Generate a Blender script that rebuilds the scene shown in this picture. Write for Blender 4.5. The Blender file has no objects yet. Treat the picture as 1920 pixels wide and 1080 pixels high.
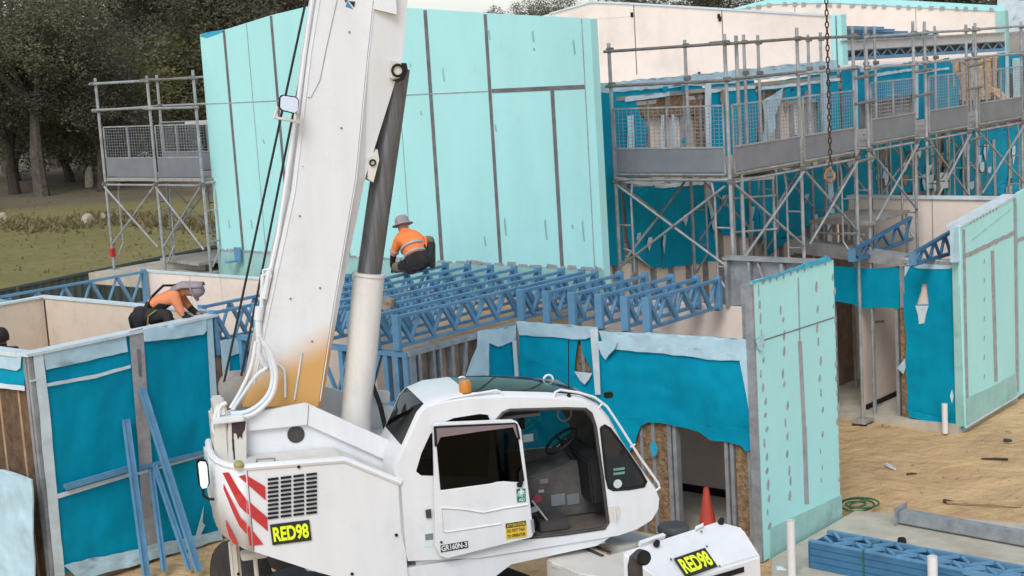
import bpy, bmesh, math, random
from mathutils import Vector, Matrix, noise
from mathutils.geometry import tessellate_polygon
random.seed(7)
S = bpy.context.scene
COL = S.collection
V = Vector
# ------------------------------------------------------------------ camera
CAMZ, FPX = 6.1, 2839.0
ROLL, PITCH, YAW = math.radians(3.51), math.radians(8.54), math.radians(40.1)
FW = V((math.cos(YAW)*math.cos(PITCH), math.sin(YAW)*math.cos(PITCH), -math.sin(PITCH)))
R0 = V((math.sin(YAW), -math.cos(YAW), 0)); U0 = R0.cross(FW)
RT = R0*math.cos(ROLL) - U0*math.sin(ROLL)
UP = R0*math.sin(ROLL) + U0*math.cos(ROLL)
EYE = V((0, 0, CAMZ))
cd = bpy.data.cameras.new('camera'); cam = bpy.data.objects.new('camera', cd); COL.objects.link(cam)
cam.matrix_world = Matrix(((RT.x, UP.x, -FW.x, 0), (RT.y, UP.y, -FW.y, 0), (RT.z, UP.z, -FW.z, CAMZ), (0, 0, 0, 1)))
cd.sensor_width = 36; cd.lens = 36*FPX/1920; cd.clip_end = 3000; cd.clip_start = .1
S.camera = cam
def hit(x, y, p0, n):
    """where the sight line of photo point x,y meets the real plane p0,n of the thing being measured"""
    d = FW*FPX + RT*(x-960) - UP*(y-540)
    n = V(n); return EYE + d*(((V(p0)-EYE).dot(n))/d.dot(n))
def HX(x, y, c): return hit(x, y, (c, 0, 0), (1, 0, 0))
def HY(x, y, c): return hit(x, y, (0, c, 0), (0, 1, 0))
def HZ(x, y, c): return hit(x, y, (0, 0, c), (0, 0, 1))
# ------------------------------------------------------------------ materials
def mat(name, col, rough=.6, metal=0., var=.12, scale=3., bump=0., bscale=20., col2=None, dirt=0., dscale=1.2, stretch=None, spec=.5, ridged=False):
    m = bpy.data.materials.new(name); m.use_nodes = True
    nt = m.node_tree; N = nt.nodes; L = nt.links; b = N['Principled BSDF']
    b.inputs['Roughness'].default_value = rough; b.inputs['Metallic'].default_value = metal
    b.inputs['Specular IOR Level'].default_value = spec
    tc = N.new('ShaderNodeTexCoord'); mp = N.new('ShaderNodeMapping'); L.new(tc.outputs['Object'], mp.inputs['Vector'])
    if stretch: mp.inputs['Scale'].default_value = stretch
    nz = N.new('ShaderNodeTexNoise'); nz.inputs['Scale'].default_value = scale; nz.inputs['Detail'].default_value = 6; nz.inputs['Roughness'].default_value = .65
    L.new(mp.outputs['Vector'], nz.inputs['Vector'])
    mx = N.new('ShaderNodeMix'); mx.data_type = 'RGBA'
    c2 = col2 or tuple(c*(1-2*var) for c in col)
    mx.inputs['A'].default_value = (*[min(1, c*(1+var)) for c in col], 1); mx.inputs['B'].default_value = (*c2, 1)
    rp = N.new('ShaderNodeMapRange'); rp.inputs['From Min'].default_value = .3; rp.inputs['From Max'].default_value = .7
    L.new(nz.outputs['Fac'], rp.inputs['Value']); L.new(rp.outputs['Result'], mx.inputs['Factor'])
    out = mx.outputs['Result']
    if dirt:
        nd = N.new('ShaderNodeTexNoise'); nd.inputs['Scale'].default_value = dscale; nd.inputs['Detail'].default_value = 9; nd.inputs['Roughness'].default_value = .75
        L.new(tc.outputs['Object'], nd.inputs['Vector'])
        r2 = N.new('ShaderNodeMapRange'); r2.inputs['From Min'].default_value = .52; r2.inputs['From Max'].default_value = .75; r2.inputs['To Max'].default_value = dirt
        L.new(nd.outputs['Fac'], r2.inputs['Value'])
        m2 = N.new('ShaderNodeMix'); m2.data_type = 'RGBA'; m2.inputs['B'].default_value = (.13, .10, .07, 1)
        L.new(r2.outputs['Result'], m2.inputs['Factor']); L.new(out, m2.inputs['A']); out = m2.outputs['Result']
    L.new(out, b.inputs['Base Color'])
    if bump:
        nb = N.new('ShaderNodeTexNoise'); nb.inputs['Scale'].default_value = bscale; nb.inputs['Detail'].default_value = 5
        if ridged: nb.noise_type = 'RIDGED_MULTIFRACTAL'; nb.inputs['Detail'].default_value = 3
        L.new(mp.outputs['Vector'], nb.inputs['Vector'])
        bp = N.new('ShaderNodeBump'); bp.inputs['Strength'].default_value = bump; bp.inputs['Distance'].default_value = .04
        L.new(nb.outputs['Fac'], bp.inputs['Height']); L.new(bp.outputs['Normal'], b.inputs['Normal'])
    return m
M = {}
M['mint'] = mat('mint_board', (.42, .80, .785), .6, var=.03, scale=1.2, dirt=.07, dscale=3.2, stretch=(1.4, 1.4, .4), bump=.05, bscale=4)
M['mint2'] = mat('mint_base', (.33, .58, .54), .6, var=.08, scale=2.5, dirt=.25, dscale=2.5)
M['seal'] = mat('grey_sealant', (.36, .36, .37), .7, var=.15, scale=8)
M['joint'] = mat('dark_joint', (.17, .16, .17), .7, var=.2, scale=5)
M['foil'] = mat('blue_foil', (.03, .42, .62), .45, var=.1, bump=.4, bscale=12)
M['teal'] = mat('teal_wrap', (.0, .295, .455), .65, var=.13, scale=1.6, bump=.55, bscale=2.6, stretch=(1, 1, .6), dirt=.03, dscale=3., spec=.12, ridged=True)
M['pale'] = mat('pale_wrap', (.46, .66, .76), .6, var=.10, scale=2.5, bump=.5, bscale=4, dirt=.12, dscale=3, ridged=True)
M['tape'] = mat('white_tape', (.62, .72, .76), .5, var=.08, scale=4, dirt=.15, dscale=4)
M['galv'] = mat('galvanised_steel', (.36, .38, .40), .5, .35, var=.16, scale=6, dirt=.15, dscale=4)
M['scaf'] = mat('scaffold_tube', (.40, .415, .42), .48, .35, var=.18, scale=5, dirt=.35, dscale=3)
M['toe'] = mat('toe_board', (.215, .232, .26), .5, .2, var=.08, scale=3, dirt=.15)
M['mesh'] = mat('mesh_wire', (.33, .35, .37), .5, .4, var=.1)
M['coup'] = mat('coupler_steel', (.24, .23, .21), .6, .4, var=.2, scale=9, dirt=.4)
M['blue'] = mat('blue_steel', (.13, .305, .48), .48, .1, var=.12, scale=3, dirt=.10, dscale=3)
M['blued'] = mat('blue_steel_stack_shade', (.055, .19, .35), .5, .1, var=.12, scale=3, dirt=.15)  # stacked steel, and trusses with shade put into the colour
M['peach'] = mat('pink_plasterboard', (.86, .74, .645), .75, var=.05, scale=1.3, dirt=.10, dscale=1.3)
M['beige'] = mat('beige_plasterboard', (.72, .60, .47), .8, var=.07, scale=1.1, dirt=.22, dscale=2.2)
M['fibre'] = mat('fibreboard', (.33, .25, .19), .85, var=.22, scale=4, dirt=.3, dscale=3)
M['insul'] = mat('glasswool', (.27, .18, .10), .95, var=.35, scale=14, bump=1., bscale=18, col2=(.12, .07, .035))
M['wool'] = mat('torn_wool', (.62, .46, .28), .95, var=.3, scale=9, bump=1., bscale=14, col2=(.40, .24, .13))
M['white'] = mat('white_paint', (.72, .745, .765), .3, var=.03, scale=1.6, dirt=.13, dscale=2.2, stretch=(3, 3, .35))
M['white2'] = mat('warm_white_paint', (.66, .64, .585), .4, var=.06, scale=2, dirt=.30, dscale=2.5)
M['black'] = mat('black_plastic', (.014, .014, .015), .6, var=.2, spec=.25)
M['rubber'] = mat('tyre_rubber', (.03, .028, .026), .85, var=.2, scale=8, dirt=.4)
M['dark'] = mat('dark_trim', (.05, .045, .045), .55, var=.2, scale=5)
M['cabin'] = mat('cab_lining', (.085, .083, .08), .7, var=.25, scale=5)
M['seat'] = mat('seat_fabric', (.12, .095, .095), .9, var=.2, scale=9)
M['chrome'] = mat('steel_rod', (.15, .155, .165), .32, .35, var=.25, scale=3, stretch=(9, 9, .15))
M['ram'] = mat('ram_paint', (.70, .69, .655), .35, var=.05, scale=2, dirt=.2, dscale=2.5, stretch=(4, 4, .3))
M['rope'] = mat('black_rope', (.012, .012, .012), .7)
M['rust'] = mat('rusty_chain', (.055, .032, .02), .8, .2, var=.3, scale=20)
M['hookpaint'] = mat('worn_orange', (.36, .19, .09), .7, var=.3, scale=12, dirt=.5)
M['stain'] = mat('dark_stain', (.05, .025, .03), .8, var=.3, scale=9)
M['red'] = mat('red_paint', (.50, .035, .04), .4, var=.06)
M['cone'] = mat('red_cone', (.48, .06, .04), .55, var=.1, scale=4, dirt=.2)
M['visor'] = mat('smoked_visor', (.22, .17, .19), .25, var=.05)
M['amber'] = mat('amber_lens', (.55, .20, .02), .25, var=.05)
M['signblack'] = mat('sign_black', (.02, .022, .015), .5)
M['signyel'] = mat('sign_yellow', (.78, .93, .03), .5, var=.02)
M['stickyel'] = mat('sticker_yellow', (.72, .50, .04), .5, var=.05)
M['green'] = mat('sticker_green', (.01, .18, .12), .5, var=.05)
M['pvc'] = mat('white_pipe', (.74, .73, .71), .4, var=.04, dirt=.15, dscale=5)
M['conc'] = mat('concrete', (.50, .46, .375), .85, var=.12, scale=2.5, dirt=.25, dscale=1.5, bump=.1, bscale=30)
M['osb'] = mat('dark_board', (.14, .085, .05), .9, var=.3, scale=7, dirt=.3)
M['shade_floor'] = mat('shaded_floor', (.17, .135, .10), .9, var=.25, scale=2, dirt=.4)  # floor colour darkened to stand for the shade under the trusses
M['plank'] = mat('grey_plank', (.36, .335, .29), .85, var=.2, scale=3, stretch=(1, 9, 1), dirt=.3)
M['wood'] = mat('raw_timber', (.42, .29, .16), .85, var=.2, scale=6)
M['hose'] = mat('green_hose', (.03, .13, .05), .5)
M['orange'] = mat('hi_vis_orange', (.92, .22, .05), .75, var=.07, scale=5, bump=.35, bscale=9)
M['orange2'] = mat('faded_orange', (.73, .25, .11), .8, var=.10, scale=5, bump=.35, bscale=9)
M['stripe'] = mat('reflective_tape', (.36, .35, .36), .5, var=.06)
M['pants'] = mat('dark_trousers', (.028, .026, .024), .9, var=.3, scale=6, bump=.4, bscale=9)
M['khaki'] = mat('khaki_pads', (.20, .155, .105), .9, var=.2, scale=6)
M['sleeve'] = mat('dark_sleeve', (.02, .02, .024), .85, var=.2)
M['skin'] = mat('skin', (.36, .20, .13), .6, var=.06)
M['hat'] = mat('mauve_hat', (.31, .27, .29), .9, var=.10, scale=8, bump=.3, bscale=20)
M['hair'] = mat('dark_hair', (.02, .015, .012), .8)
M['glass'] = mat('window_glass', (.02, .024, .026), .06, var=.05, spec=.6)
M['bark'] = mat('grey_bark', (.10, .08, .065), .9, var=.3, scale=3, bump=.8, bscale=6)
M['bark2'] = mat('dark_bark', (.06, .045, .035), .9, var=.3, scale=3, bump=.8, bscale=6)
M['fence'] = mat('green_steel_fence', (.085, .115, .10), .6, var=.1, dirt=.15)
M['straw'] = mat('dry_grass', (.27, .215, .10), .9, var=.25, scale=3)
M['stone'] = mat('pale_stone', (.42, .35, .26), .9, var=.25, scale=5, bump=.6)
M['roof'] = mat('roof_sheet', (.58, .575, .56), .5, .1, var=.05)
M['mirror'] = mat('mirror_face', (.75, .77, .78), .06, .95, var=.02)
def glass_mat(name, tint, mixf):
    m = bpy.data.materials.new(name); m.use_nodes = True; nt = m.node_tree; N = nt.nodes; L = nt.links
    for n in list(N): N.remove(n)
    o = N.new('ShaderNodeOutputMaterial'); t = N.new('ShaderNodeBsdfTransparent'); t.inputs[0].default_value = (*tint, 1)
    g = N.new('ShaderNodeBsdfGlossy'); g.inputs['Roughness'].default_value = .03
    fr = N.new('ShaderNodeLayerWeight'); fr.inputs['Blend'].default_value = mixf
    mx = N.new('ShaderNodeMixShader'); L.new(fr.outputs['Fresnel'], mx.inputs[0]); L.new(t.outputs[0], mx.inputs[1]); L.new(g.outputs[0], mx.inputs[2]); L.new(mx.outputs[0], o.inputs[0])
    return m
M['clear'] = glass_mat('tinted_glass', (.5, .58, .57), .28)
M['smoke'] = glass_mat('smoked_glass', (.26, .29, .30), .22)
def leaf_mat(name, c1, c2):
    m = bpy.data.materials.new(name); m.use_nodes = True; nt = m.node_tree; N = nt.nodes; L = nt.links; b = N['Principled BSDF']
    b.inputs['Roughness'].default_value = .65
    g = N.new('ShaderNodeNewGeometry'); oi = N.new('ShaderNodeObjectInfo')
    mx = N.new('ShaderNodeMix'); mx.data_type = 'RGBA'; mx.inputs['A'].default_value = (*c1, 1); mx.inputs['B'].default_value = (*c2, 1)
    L.new(g.outputs['Random Per Island'], mx.inputs['Factor'])
    hs = N.new('ShaderNodeHueSaturation'); L.new(mx.outputs['Result'], hs.inputs['Color'])
    mr = N.new('ShaderNodeMapRange'); mr.inputs['To Min'].default_value = .7; mr.inputs['To Max'].default_value = 1.3; L.new(oi.outputs['Random'], mr.inputs['Value']); L.new(mr.outputs['Result'], hs.inputs['Value'])
    L.new(hs.outputs['Color'], b.inputs['Base Color'])
    tr = N.new('ShaderNodeBsdfTranslucent'); L.new(hs.outputs['Color'], tr.inputs['Color']); ms = N.new('ShaderNodeMixShader'); ms.inputs[0].default_value = .35
    L.new(b.outputs[0], ms.inputs[1]); L.new(tr.outputs[0], ms.inputs[2]); L.new(ms.outputs[0], N['Material Output'].inputs['Surface'])
    return m
M['leaf'] = leaf_mat('eucalypt_leaf', (.12, .118, .066), (.145, .135, .078))
M['leaf2'] = leaf_mat('olive_leaf', (.16, .155, .062), (.20, .18, .075))
M['leaf3'] = leaf_mat('grey_leaf', (.105, .10, .065), (.13, .118, .078))
# ------------------------------------------------------------------ mesh builder
class MB:
    def __init__(s): s.v = []; s.f = []; s.mi = []
    def add(s, vs, fs, mi=0):
        o = len(s.v); s.v += [V(p) for p in vs]
        for f in fs: s.f.append([i+o for i in f]); s.mi.append(mi)
        return s
    def box(s, p, u, v, w, mi=0):
        """corner p and three edge vectors"""
        p, u, v, w = V(p), V(u), V(v), V(w)
        q = [p, p+u, p+u+v, p+v, p+w, p+u+w, p+u+v+w, p+v+w]
        return s.add(q, [(0,3,2,1),(4,5,6,7),(0,1,5,4),(1,2,6,5),(2,3,7,6),(3,0,4,7)], mi)
    def abox(s, x0, x1, y0, y1, z0, z1, mi=0):
        return s.box((x0,y0,z0), (x1-x0,0,0), (0,y1-y0,0), (0,0,z1-z0), mi)
    def bar(s, a, b, w, h, up=(0,0,1), mi=0):
        """rectangular bar centred on the line a-b; h measured along up"""
        a, b = V(a), V(b); d = (b-a).normalized(); upv = V(up)
        if abs(d.dot(upv)) > .98: upv = V((1,0,0))
        sd = d.cross(upv).normalized(); u2 = sd.cross(d)
        return s.box(a-sd*w/2-u2*h/2, b-a, sd*w, u2*h, mi)
    def tube(s, a, b, r, n=8, r2=None, cap=True, mi=0):
        return s.path([a, b], [r, r if r2 is None else r2], n, cap, mi)
    def path(s, pts, r, n=8, cap=True, mi=0):
        pts = [V(p) for p in pts]; k = len(pts)
        rs = r if isinstance(r, (list, tuple)) else [r]*k
        o = len(s.v); prev = None
        for i, p in enumerate(pts):
            d = (pts[min(i+1, k-1)]-pts[max(i-1, 0)]).normalized()
            if prev is None:
                a = d.cross(V((0,0,1)))
                if a.length < .05: a = d.cross(V((1,0,0)))
            else: a = prev-d*prev.dot(d)
            a.normalize(); prev = a; b = d.cross(a)
            for j in range(n):
                t = 2*math.pi*j/n; s.v.append(p+(a*math.cos(t)+b*math.sin(t))*rs[i])
        for i in range(k-1):
            for j in range(n):
                s.f.append([o+i*n+j, o+i*n+(j+1)%n, o+(i+1)*n+(j+1)%n, o+(i+1)*n+j]); s.mi.append(mi)
        if cap:
            s.f.append([o+j for j in range(n)][::-1]); s.mi.append(mi)
            s.f.append([o+(k-1)*n+j for j in range(n)]); s.mi.append(mi)
        return s
    def prism(s, pts, off, holes=(), mi=0):
        """flat outline (3-D points) with holes, thickened by the vector off"""
        off = V(off); loops = [[V(p) for p in pts]]+[[V(p) for p in h] for h in holes]
        flat = [p for l in loops for p in l]; n = len(flat)
        tri = tessellate_polygon(loops)
        nr = V((0,0,0))
        for i, p in enumerate(loops[0]): nr += p.cross(loops[0][(i+1) % len(loops[0])])
        fs = []
        for t in tri:
            a, b, c = [flat[i] for i in t]; tn = (b-a).cross(c-a)
            t = list(t)
            if tn.dot(off) > 0: t = t[::-1]
            fs.append(t); fs.append([i+n for i in t[::-1]])
        k = 0
        for l in loops:
            m = len(l)
            for i in range(m): fs.append([k+i, k+(i+1) % m, k+(i+1) % m+n, k+i+n])
            k += m
        return s.add(flat+[p+off for p in flat], fs, mi)
    def lathe(s, base, prof, axis=(0,0,1), n=20, mi=0):
        """prof: (radius, height) pairs turned round the axis"""
        ax = V(axis).normalized(); a = ax.cross(V((1,0,.3))).normalized(); b = ax.cross(a); o = len(s.v); base = V(base); k = len(prof)
        for r, h in prof:
            for j in range(n):
                t = 2*math.pi*j/n; s.v.append(base+ax*h+(a*math.cos(t)+b*math.sin(t))*r)
        for i in range(k-1):
            for j in range(n):
                s.f.append([o+i*n+j, o+i*n+(j+1)%n, o+(i+1)*n+(j+1)%n, o+(i+1)*n+j]); s.mi.append(mi)
        s.f.append([o+j for j in range(n)][::-1]); s.mi.append(mi); s.f.append([o+(k-1)*n+j for j in range(n)]); s.mi.append(mi)
        return s
    def torus(s, c, axis, R, r, n=20, m=6, mi=0):
        ax = V(axis).normalized(); a = ax.cross(V((.3,1,.2))).normalized(); b = ax.cross(a); o = len(s.v); c = V(c)
        for i in range(n):
            t = 2*math.pi*i/n; d = a*math.cos(t)+b*math.sin(t)
            for j in range(m):
                q = 2*math.pi*j/m; s.v.append(c+d*(R+r*math.cos(q))+ax*r*math.sin(q))
        for i in range(n):
            for j in range(m):
                s.f.append([o+i*m+j, o+((i+1)%n)*m+j, o+((i+1)%n)*m+(j+1)%m, o+i*m+(j+1)%m]); s.mi.append(mi)
        return s
def worigin(o):
    p = V((0,0,0))
    while o is not None: p += o.location; o = o.parent
    return p
def obj(name, mb, m, parent=None, bevel=0, smooth=False, refine=0, wrinkle=0, wscale=2.):
    """one mesh object from world-space geometry; the origin of a part is its thing's, that of a thing its own base"""
    me = bpy.data.meshes.new(name)
    if parent is not None: O = worigin(parent)
    else:
        xs = [p.x for p in mb.v]; ys = [p.y for p in mb.v]; zs = [p.z for p in mb.v]
        O = V(((min(xs)+max(xs))/2, (min(ys)+max(ys))/2, min(zs)))
    me.from_pydata([p-O for p in mb.v], [], mb.f)
    ms = m if isinstance(m, (list, tuple)) else [m]
    for q in ms: me.materials.append(M[q] if isinstance(q, str) else q)
    if len(ms) > 1: me.polygons.foreach_set('material_index', mb.mi)
    bm = bmesh.new(); bm.from_mesh(me)
    bmesh.ops.recalc_face_normals(bm, faces=bm.faces)
    if bevel:
        es = [e for e in bm.edges if len(e.link_faces) == 2 and e.calc_face_angle(0) > .5 and e.calc_length() > bevel*2.2]
        bmesh.ops.bevel(bm, geom=es, offset=bevel, segments=2, affect='EDGES', clamp_overlap=True)
    if refine:
        for _ in range(7):
            es = [e for e in bm.edges if e.calc_length() > refine]
            if not es or len(bm.verts) > 30000: break
            bmesh.ops.subdivide_edges(bm, edges=es, cuts=1, use_grid_fill=False)
            bmesh.ops.triangulate(bm, faces=[f for f in bm.faces if len(f.verts) > 3])
    if wrinkle:
        bm.normal_update()
        for v in bm.verts:
            p = (v.co+O)*wscale; v.co += v.normal*0 + wrinkle*noise.noise_vector(p) + wrinkle*.5*noise.noise_vector(p*2.7)
    if smooth:
        for f in bm.faces: f.smooth = True
        for e in bm.edges:
            if len(e.link_faces) == 2 and e.calc_face_angle(0) > .7: e.smooth = False
    bm.to_mesh(me); bm.free()
    o = bpy.data.objects.new(name, me); COL.objects.link(o)
    if parent is not None: o.parent = parent
    else: o.location = O
    return o
def thing(name, label, cat, loc, group=None):
    o = bpy.data.objects.new(name, None); COL.objects.link(o); o.location = loc; o.empty_display_size = .2
    return tag(o, label, cat, group)
def tag(o, label, cat, group=None):
    o['label'] = label; o['category'] = cat; o['kind'] = 'thing'
    if group: o['group'] = group
    return o
def dup(root, loc, label=None, group=None):
    r = root.copy(); COL.objects.link(r); r.location = loc
    if label: r['label'] = label
    if group: r['group'] = group
    for ch in list(root.children):
        c = ch.copy(); COL.objects.link(c); c.parent = r
        for g in ch.children:
            d = g.copy(); COL.objects.link(d); d.parent = c
    return r
def struct(o): o['kind'] = 'structure'; return o
ORD = ['first','second','third','fourth','fifth','sixth','seventh','eighth','ninth','tenth','eleventh','twelfth','thirteenth','fourteenth','fifteenth','sixteenth','seventeenth','eighteenth','nineteenth','twentieth']
# sheets on a wall plane: ('X', c) is a wall along Y at X=c, ('Y', c) a wall along X at Y=c; both face the viewer's side (-X / -Y)
def pl(pl_, a, z, out=0.):
    ax, c = pl_
    return V((c-out, a, z)) if ax == 'X' else V((a, c-out, z))
def offv(pl_, t): return V((t,0,0)) if pl_[0] == 'X' else V((0,t,0))
def pix(pl_, pts, out=0.):
    ax, c = pl_
    return [(HX if ax == 'X' else HY)(x, y, c-out) for x, y in pts]
def rough_edge(pts, amp, step=.12, seed=0):
    """the outline with uneven, torn edges"""
    rnd = random.Random(seed); out = []
    for i, p in enumerate(pts):
        q = pts[(i+1) % len(pts)]; n = max(1, int((q-p).length/step))
        for k in range(n):
            r = p.lerp(q, k/n)
            if k: r = r+V((0, 0, rnd.uniform(-amp, amp)))+(q-p).normalized()*rnd.uniform(-amp, amp)*.5
            out.append(r)
    return out
def patch(name, parent, m, pl_, pts, out=.006, t=.004, torn=0, refine=0, wrinkle=0, px=True, seed=0, wscale=2.):
    P = pix(pl_, pts, out) if px else [pl(pl_, a, z, out) for a, z in pts]
    if torn: P = rough_edge(P, torn, seed=seed)
    return obj(name, MB().prism(P, offv(pl_, t)), m, parent, refine=refine, wrinkle=wrinkle, smooth=bool(wrinkle), wscale=wscale)
def wallbox(pl_, a0, a1, z0, z1, out, t):
    """box on a wall plane from a0..a1, z0..z1, its face `out` proud and t thick"""
    return MB().prism([pl(pl_, a0, z0, out), pl(pl_, a1, z0, out), pl(pl_, a1, z1, out), pl(pl_, a0, z1, out)], offv(pl_, t))
def text_mb(s, org, u, v, h, wid, thick=.003, bold=.02):
    """lettering as flat solid shapes: starts at org, runs along u, cap height h along v, total width wid"""
    cu = bpy.data.curves.new('lettering', 'FONT'); cu.body = s; cu.size = 1; cu.offset = bold; cu.extrude = 0
    t = bpy.data.objects.new('lettering', cu); COL.objects.link(t)
    dg = bpy.context.evaluated_depsgraph_get(); dg.update()
    me = bpy.data.meshes.new_from_object(t.evaluated_get(dg))
    vs = [x.co.copy() for x in me.vertices]; fs = [list(p.vertices) for p in me.polygons]
    bpy.data.objects.remove(t); bpy.data.curves.remove(cu); bpy.data.meshes.remove(me)
    x0 = min(p.x for p in vs); x1 = max(p.x for p in vs); y0 = min(p.y for p in vs); y1 = max(p.y for p in vs)
    u, v, org = V(u), V(v), V(org); nrm = u.cross(v).normalized()
    mb = MB(); mb.add([org+u*((p.x-x0)/(x1-x0)*wid)+v*((p.y-y0)/(y1-y0)*h)+nrm*thick for p in vs], fs)
    return mb
# ------------------------------------------------------------------ world, light
SUN_EL, SUN_AZ = math.radians(46), math.radians(206)
w = bpy.data.worlds.new('World'); S.world = w; w.use_nodes = True
nt = w.node_tree; N = nt.nodes; L = nt.links; bg = N['Background']
sk = N.new('ShaderNodeTexSky'); sk.sky_type = 'NISHITA'; sk.sun_disc = False
sk.sun_elevation = SUN_EL; sk.sun_rotation = math.radians(90)-SUN_AZ; sk.air_density = 1.; sk.dust_density = 1.5; sk.ozone_density = 1.
hs = N.new('ShaderNodeHueSaturation'); hs.inputs['Saturation'].default_value = .46
L.new(sk.outputs[0], hs.inputs['Color'])
# thin broken overcast
tc = N.new('ShaderNodeTexCoord'); mp = N.new('ShaderNodeMapping'); mp.inputs['Scale'].default_value = (2, 2, 9)
nz = N.new('ShaderNodeTexNoise'); nz.inputs['Scale'].default_value = 2.2; nz.inputs['Detail'].default_value = 5
L.new(tc.outputs['Generated'], mp.inputs['Vector']); L.new(mp.outputs['Vector'], nz.inputs['Vector'])
mr = N.new('ShaderNodeMapRange'); mr.inputs['From Min'].default_value = .35; mr.inputs['From Max'].default_value = .65; mr.inputs['To Min'].default_value = .85; mr.inputs['To Max'].default_value = 1.12
L.new(nz.outputs['Fac'], mr.inputs['Value'])
mm = N.new('ShaderNodeVectorMath'); mm.operation = 'SCALE'; L.new(hs.outputs['Color'], mm.inputs[0]); L.new(mr.outputs['Result'], mm.inputs['Scale'])
L.new(mm.outputs[0], bg.inputs['Color']); bg.inputs['Strength'].default_value = .15
sd = bpy.data.lights.new('sun', 'SUN'); sd.energy = 1.1; sd.angle = math.radians(25); sd.color = (1, .985, .97)
so = bpy.data.objects.new('sun', sd); COL.objects.link(so)
sv = V((math.cos(SUN_AZ)*math.cos(SUN_EL), math.sin(SUN_AZ)*math.cos(SUN_EL), math.sin(SUN_EL)))
so.rotation_euler = (-sv).to_track_quat('-Z', 'Y').to_euler(); so.location = (0, 0, 30)
S.view_settings.view_transform = 'Standard'; S.view_settings.look = 'None'; S.view_settings.gamma = 1; S.view_settings.use_curve_mapping = False
S.view_settings.exposure = .36
# ------------------------------------------------------------------ ground
def ground_mat():
    m = bpy.data.materials.new('ground'); m.use_nodes = True; nt = m.node_tree; N = nt.nodes; L = nt.links; b = N['Principled BSDF']; b.inputs['Roughness'].default_value = .95
    tc = N.new('ShaderNodeTexCoord')
    def noi(s, d=6, r=.6):
        n = N.new('ShaderNodeTexNoise'); n.inputs['Scale'].default_value = s; n.inputs['Detail'].default_value = d; n.inputs['Roughness'].default_value = r; L.new(tc.outputs['Object'], n.inputs['Vector']); return n.outputs['Fac']
    def rng(x, a, c, e=0, f=1):
        r = N.new('ShaderNodeMapRange'); r.inputs['From Min'].default_value = a; r.inputs['From Max'].default_value = c; r.inputs['To Min'].default_value = e; r.inputs['To Max'].default_value = f; L.new(x, r.inputs['Value']); return r.outputs['Result']
    def mix(f, a, c):
        x = N.new('ShaderNodeMix'); x.data_type = 'RGBA'
        for k, q in (('A', a), ('B', c)):
            if isinstance(q, tuple): x.inputs[k].default_value = (*q, 1)
            else: L.new(q, x.inputs[k])
        L.new(f, x.inputs['Factor']); return x.outputs['Result']
    sand = mix(rng(noi(.9, 8, .7), .35, .65), (.64, .435, .22), (.47, .31, .16))
    sand = mix(rng(noi(5, 8, .75), .55, .8, 0, .55), sand, (.33, .21, .105))
    sand = mix(rng(noi(.35, 4), .5, .7, 0, .5), sand, (.66, .48, .26))
    grass = mix(rng(noi(.12, 7, .65), .35, .65), (.175, .16, .042), (.225, .19, .058))
    grass = mix(rng(noi(1.6, 8, .7), .45, .7, 0, .55), grass, (.09, .085, .032))
    dirt = mix(rng(noi(.2, 8, .7), .35, .65), (.095, .078, .042), (.15, .115, .065))
    vd = N.new('ShaderNodeVectorMath'); vd.operation = 'DOT_PRODUCT'; L.new(tc.outputs['Object'], vd.inputs[0]); vd.inputs[1].default_value = (.765, .644, 0)
    dd = N.new('ShaderNodeMath'); dd.operation = 'ADD'; L.new(vd.outputs['Value'], dd.inputs[0])
    nn = N.new('ShaderNodeMath'); nn.operation = 'MULTIPLY'; L.new(noi(.06, 5), nn.inputs[0]); nn.inputs[1].default_value = 34; L.new(nn.outputs[0], dd.inputs[1])
    far = mix(rng(dd.outputs[0], 91, 100), grass, dirt)
    sp = N.new('ShaderNodeSeparateXYZ'); L.new(tc.outputs['Object'], sp.inputs[0])
    col = mix(rng(sp.outputs['Y'], 27.6, 28.0), sand, far)
    L.new(col, b.inputs['Base Color'])
    bp = N.new('ShaderNodeBump'); bp.inputs['Strength'].default_value = 1.; bp.inputs['Distance'].default_value = .14
    ad = N.new('ShaderNodeMath'); ad.operation = 'ADD'; L.new(noi(2.6, 6, .6), ad.inputs[0]); L.new(noi(.8, 3), ad.inputs[1]); L.new(ad.outputs[0], bp.inputs['Height']); L.new(bp.outputs['Normal'], b.inputs['Normal'])
    return m
M['ground'] = ground_mat()
def gz(x, y): return (.06*noise.noise(V((x*.7, y*.7, 0)))+.03*noise.noise(V((x*2.1, y*2.1, 3))))-.05
g = MB()
gx = [-900, -300, -80, -20]+[i*.5 for i in range(0, 82)]+[60, 90, 140, 300, 900]
gy = [-900, -300, -80, -20]+[i*.5 for i in range(0, 66)]+[50, 70, 90, 140, 300, 900]
for y in gy:
    for x in gx: g.v.append(V((x, y, gz(x, y) if 0 <= x <= 41 and 0 <= y <= 33 else -.05)))
nx = len(gx)
for j in range(len(gy)-1):
    for i in range(nx-1): g.f.append([j*nx+i, j*nx+i+1, (j+1)*nx+i+1, (j+1)*nx+i]); g.mi.append(0)
g.v = [p for p in g.v]
go = obj('ground', g, 'ground', smooth=True); struct(go)
for v in go.data.vertices: v.co += go.location
go.location = (0, 0, 0)
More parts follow.
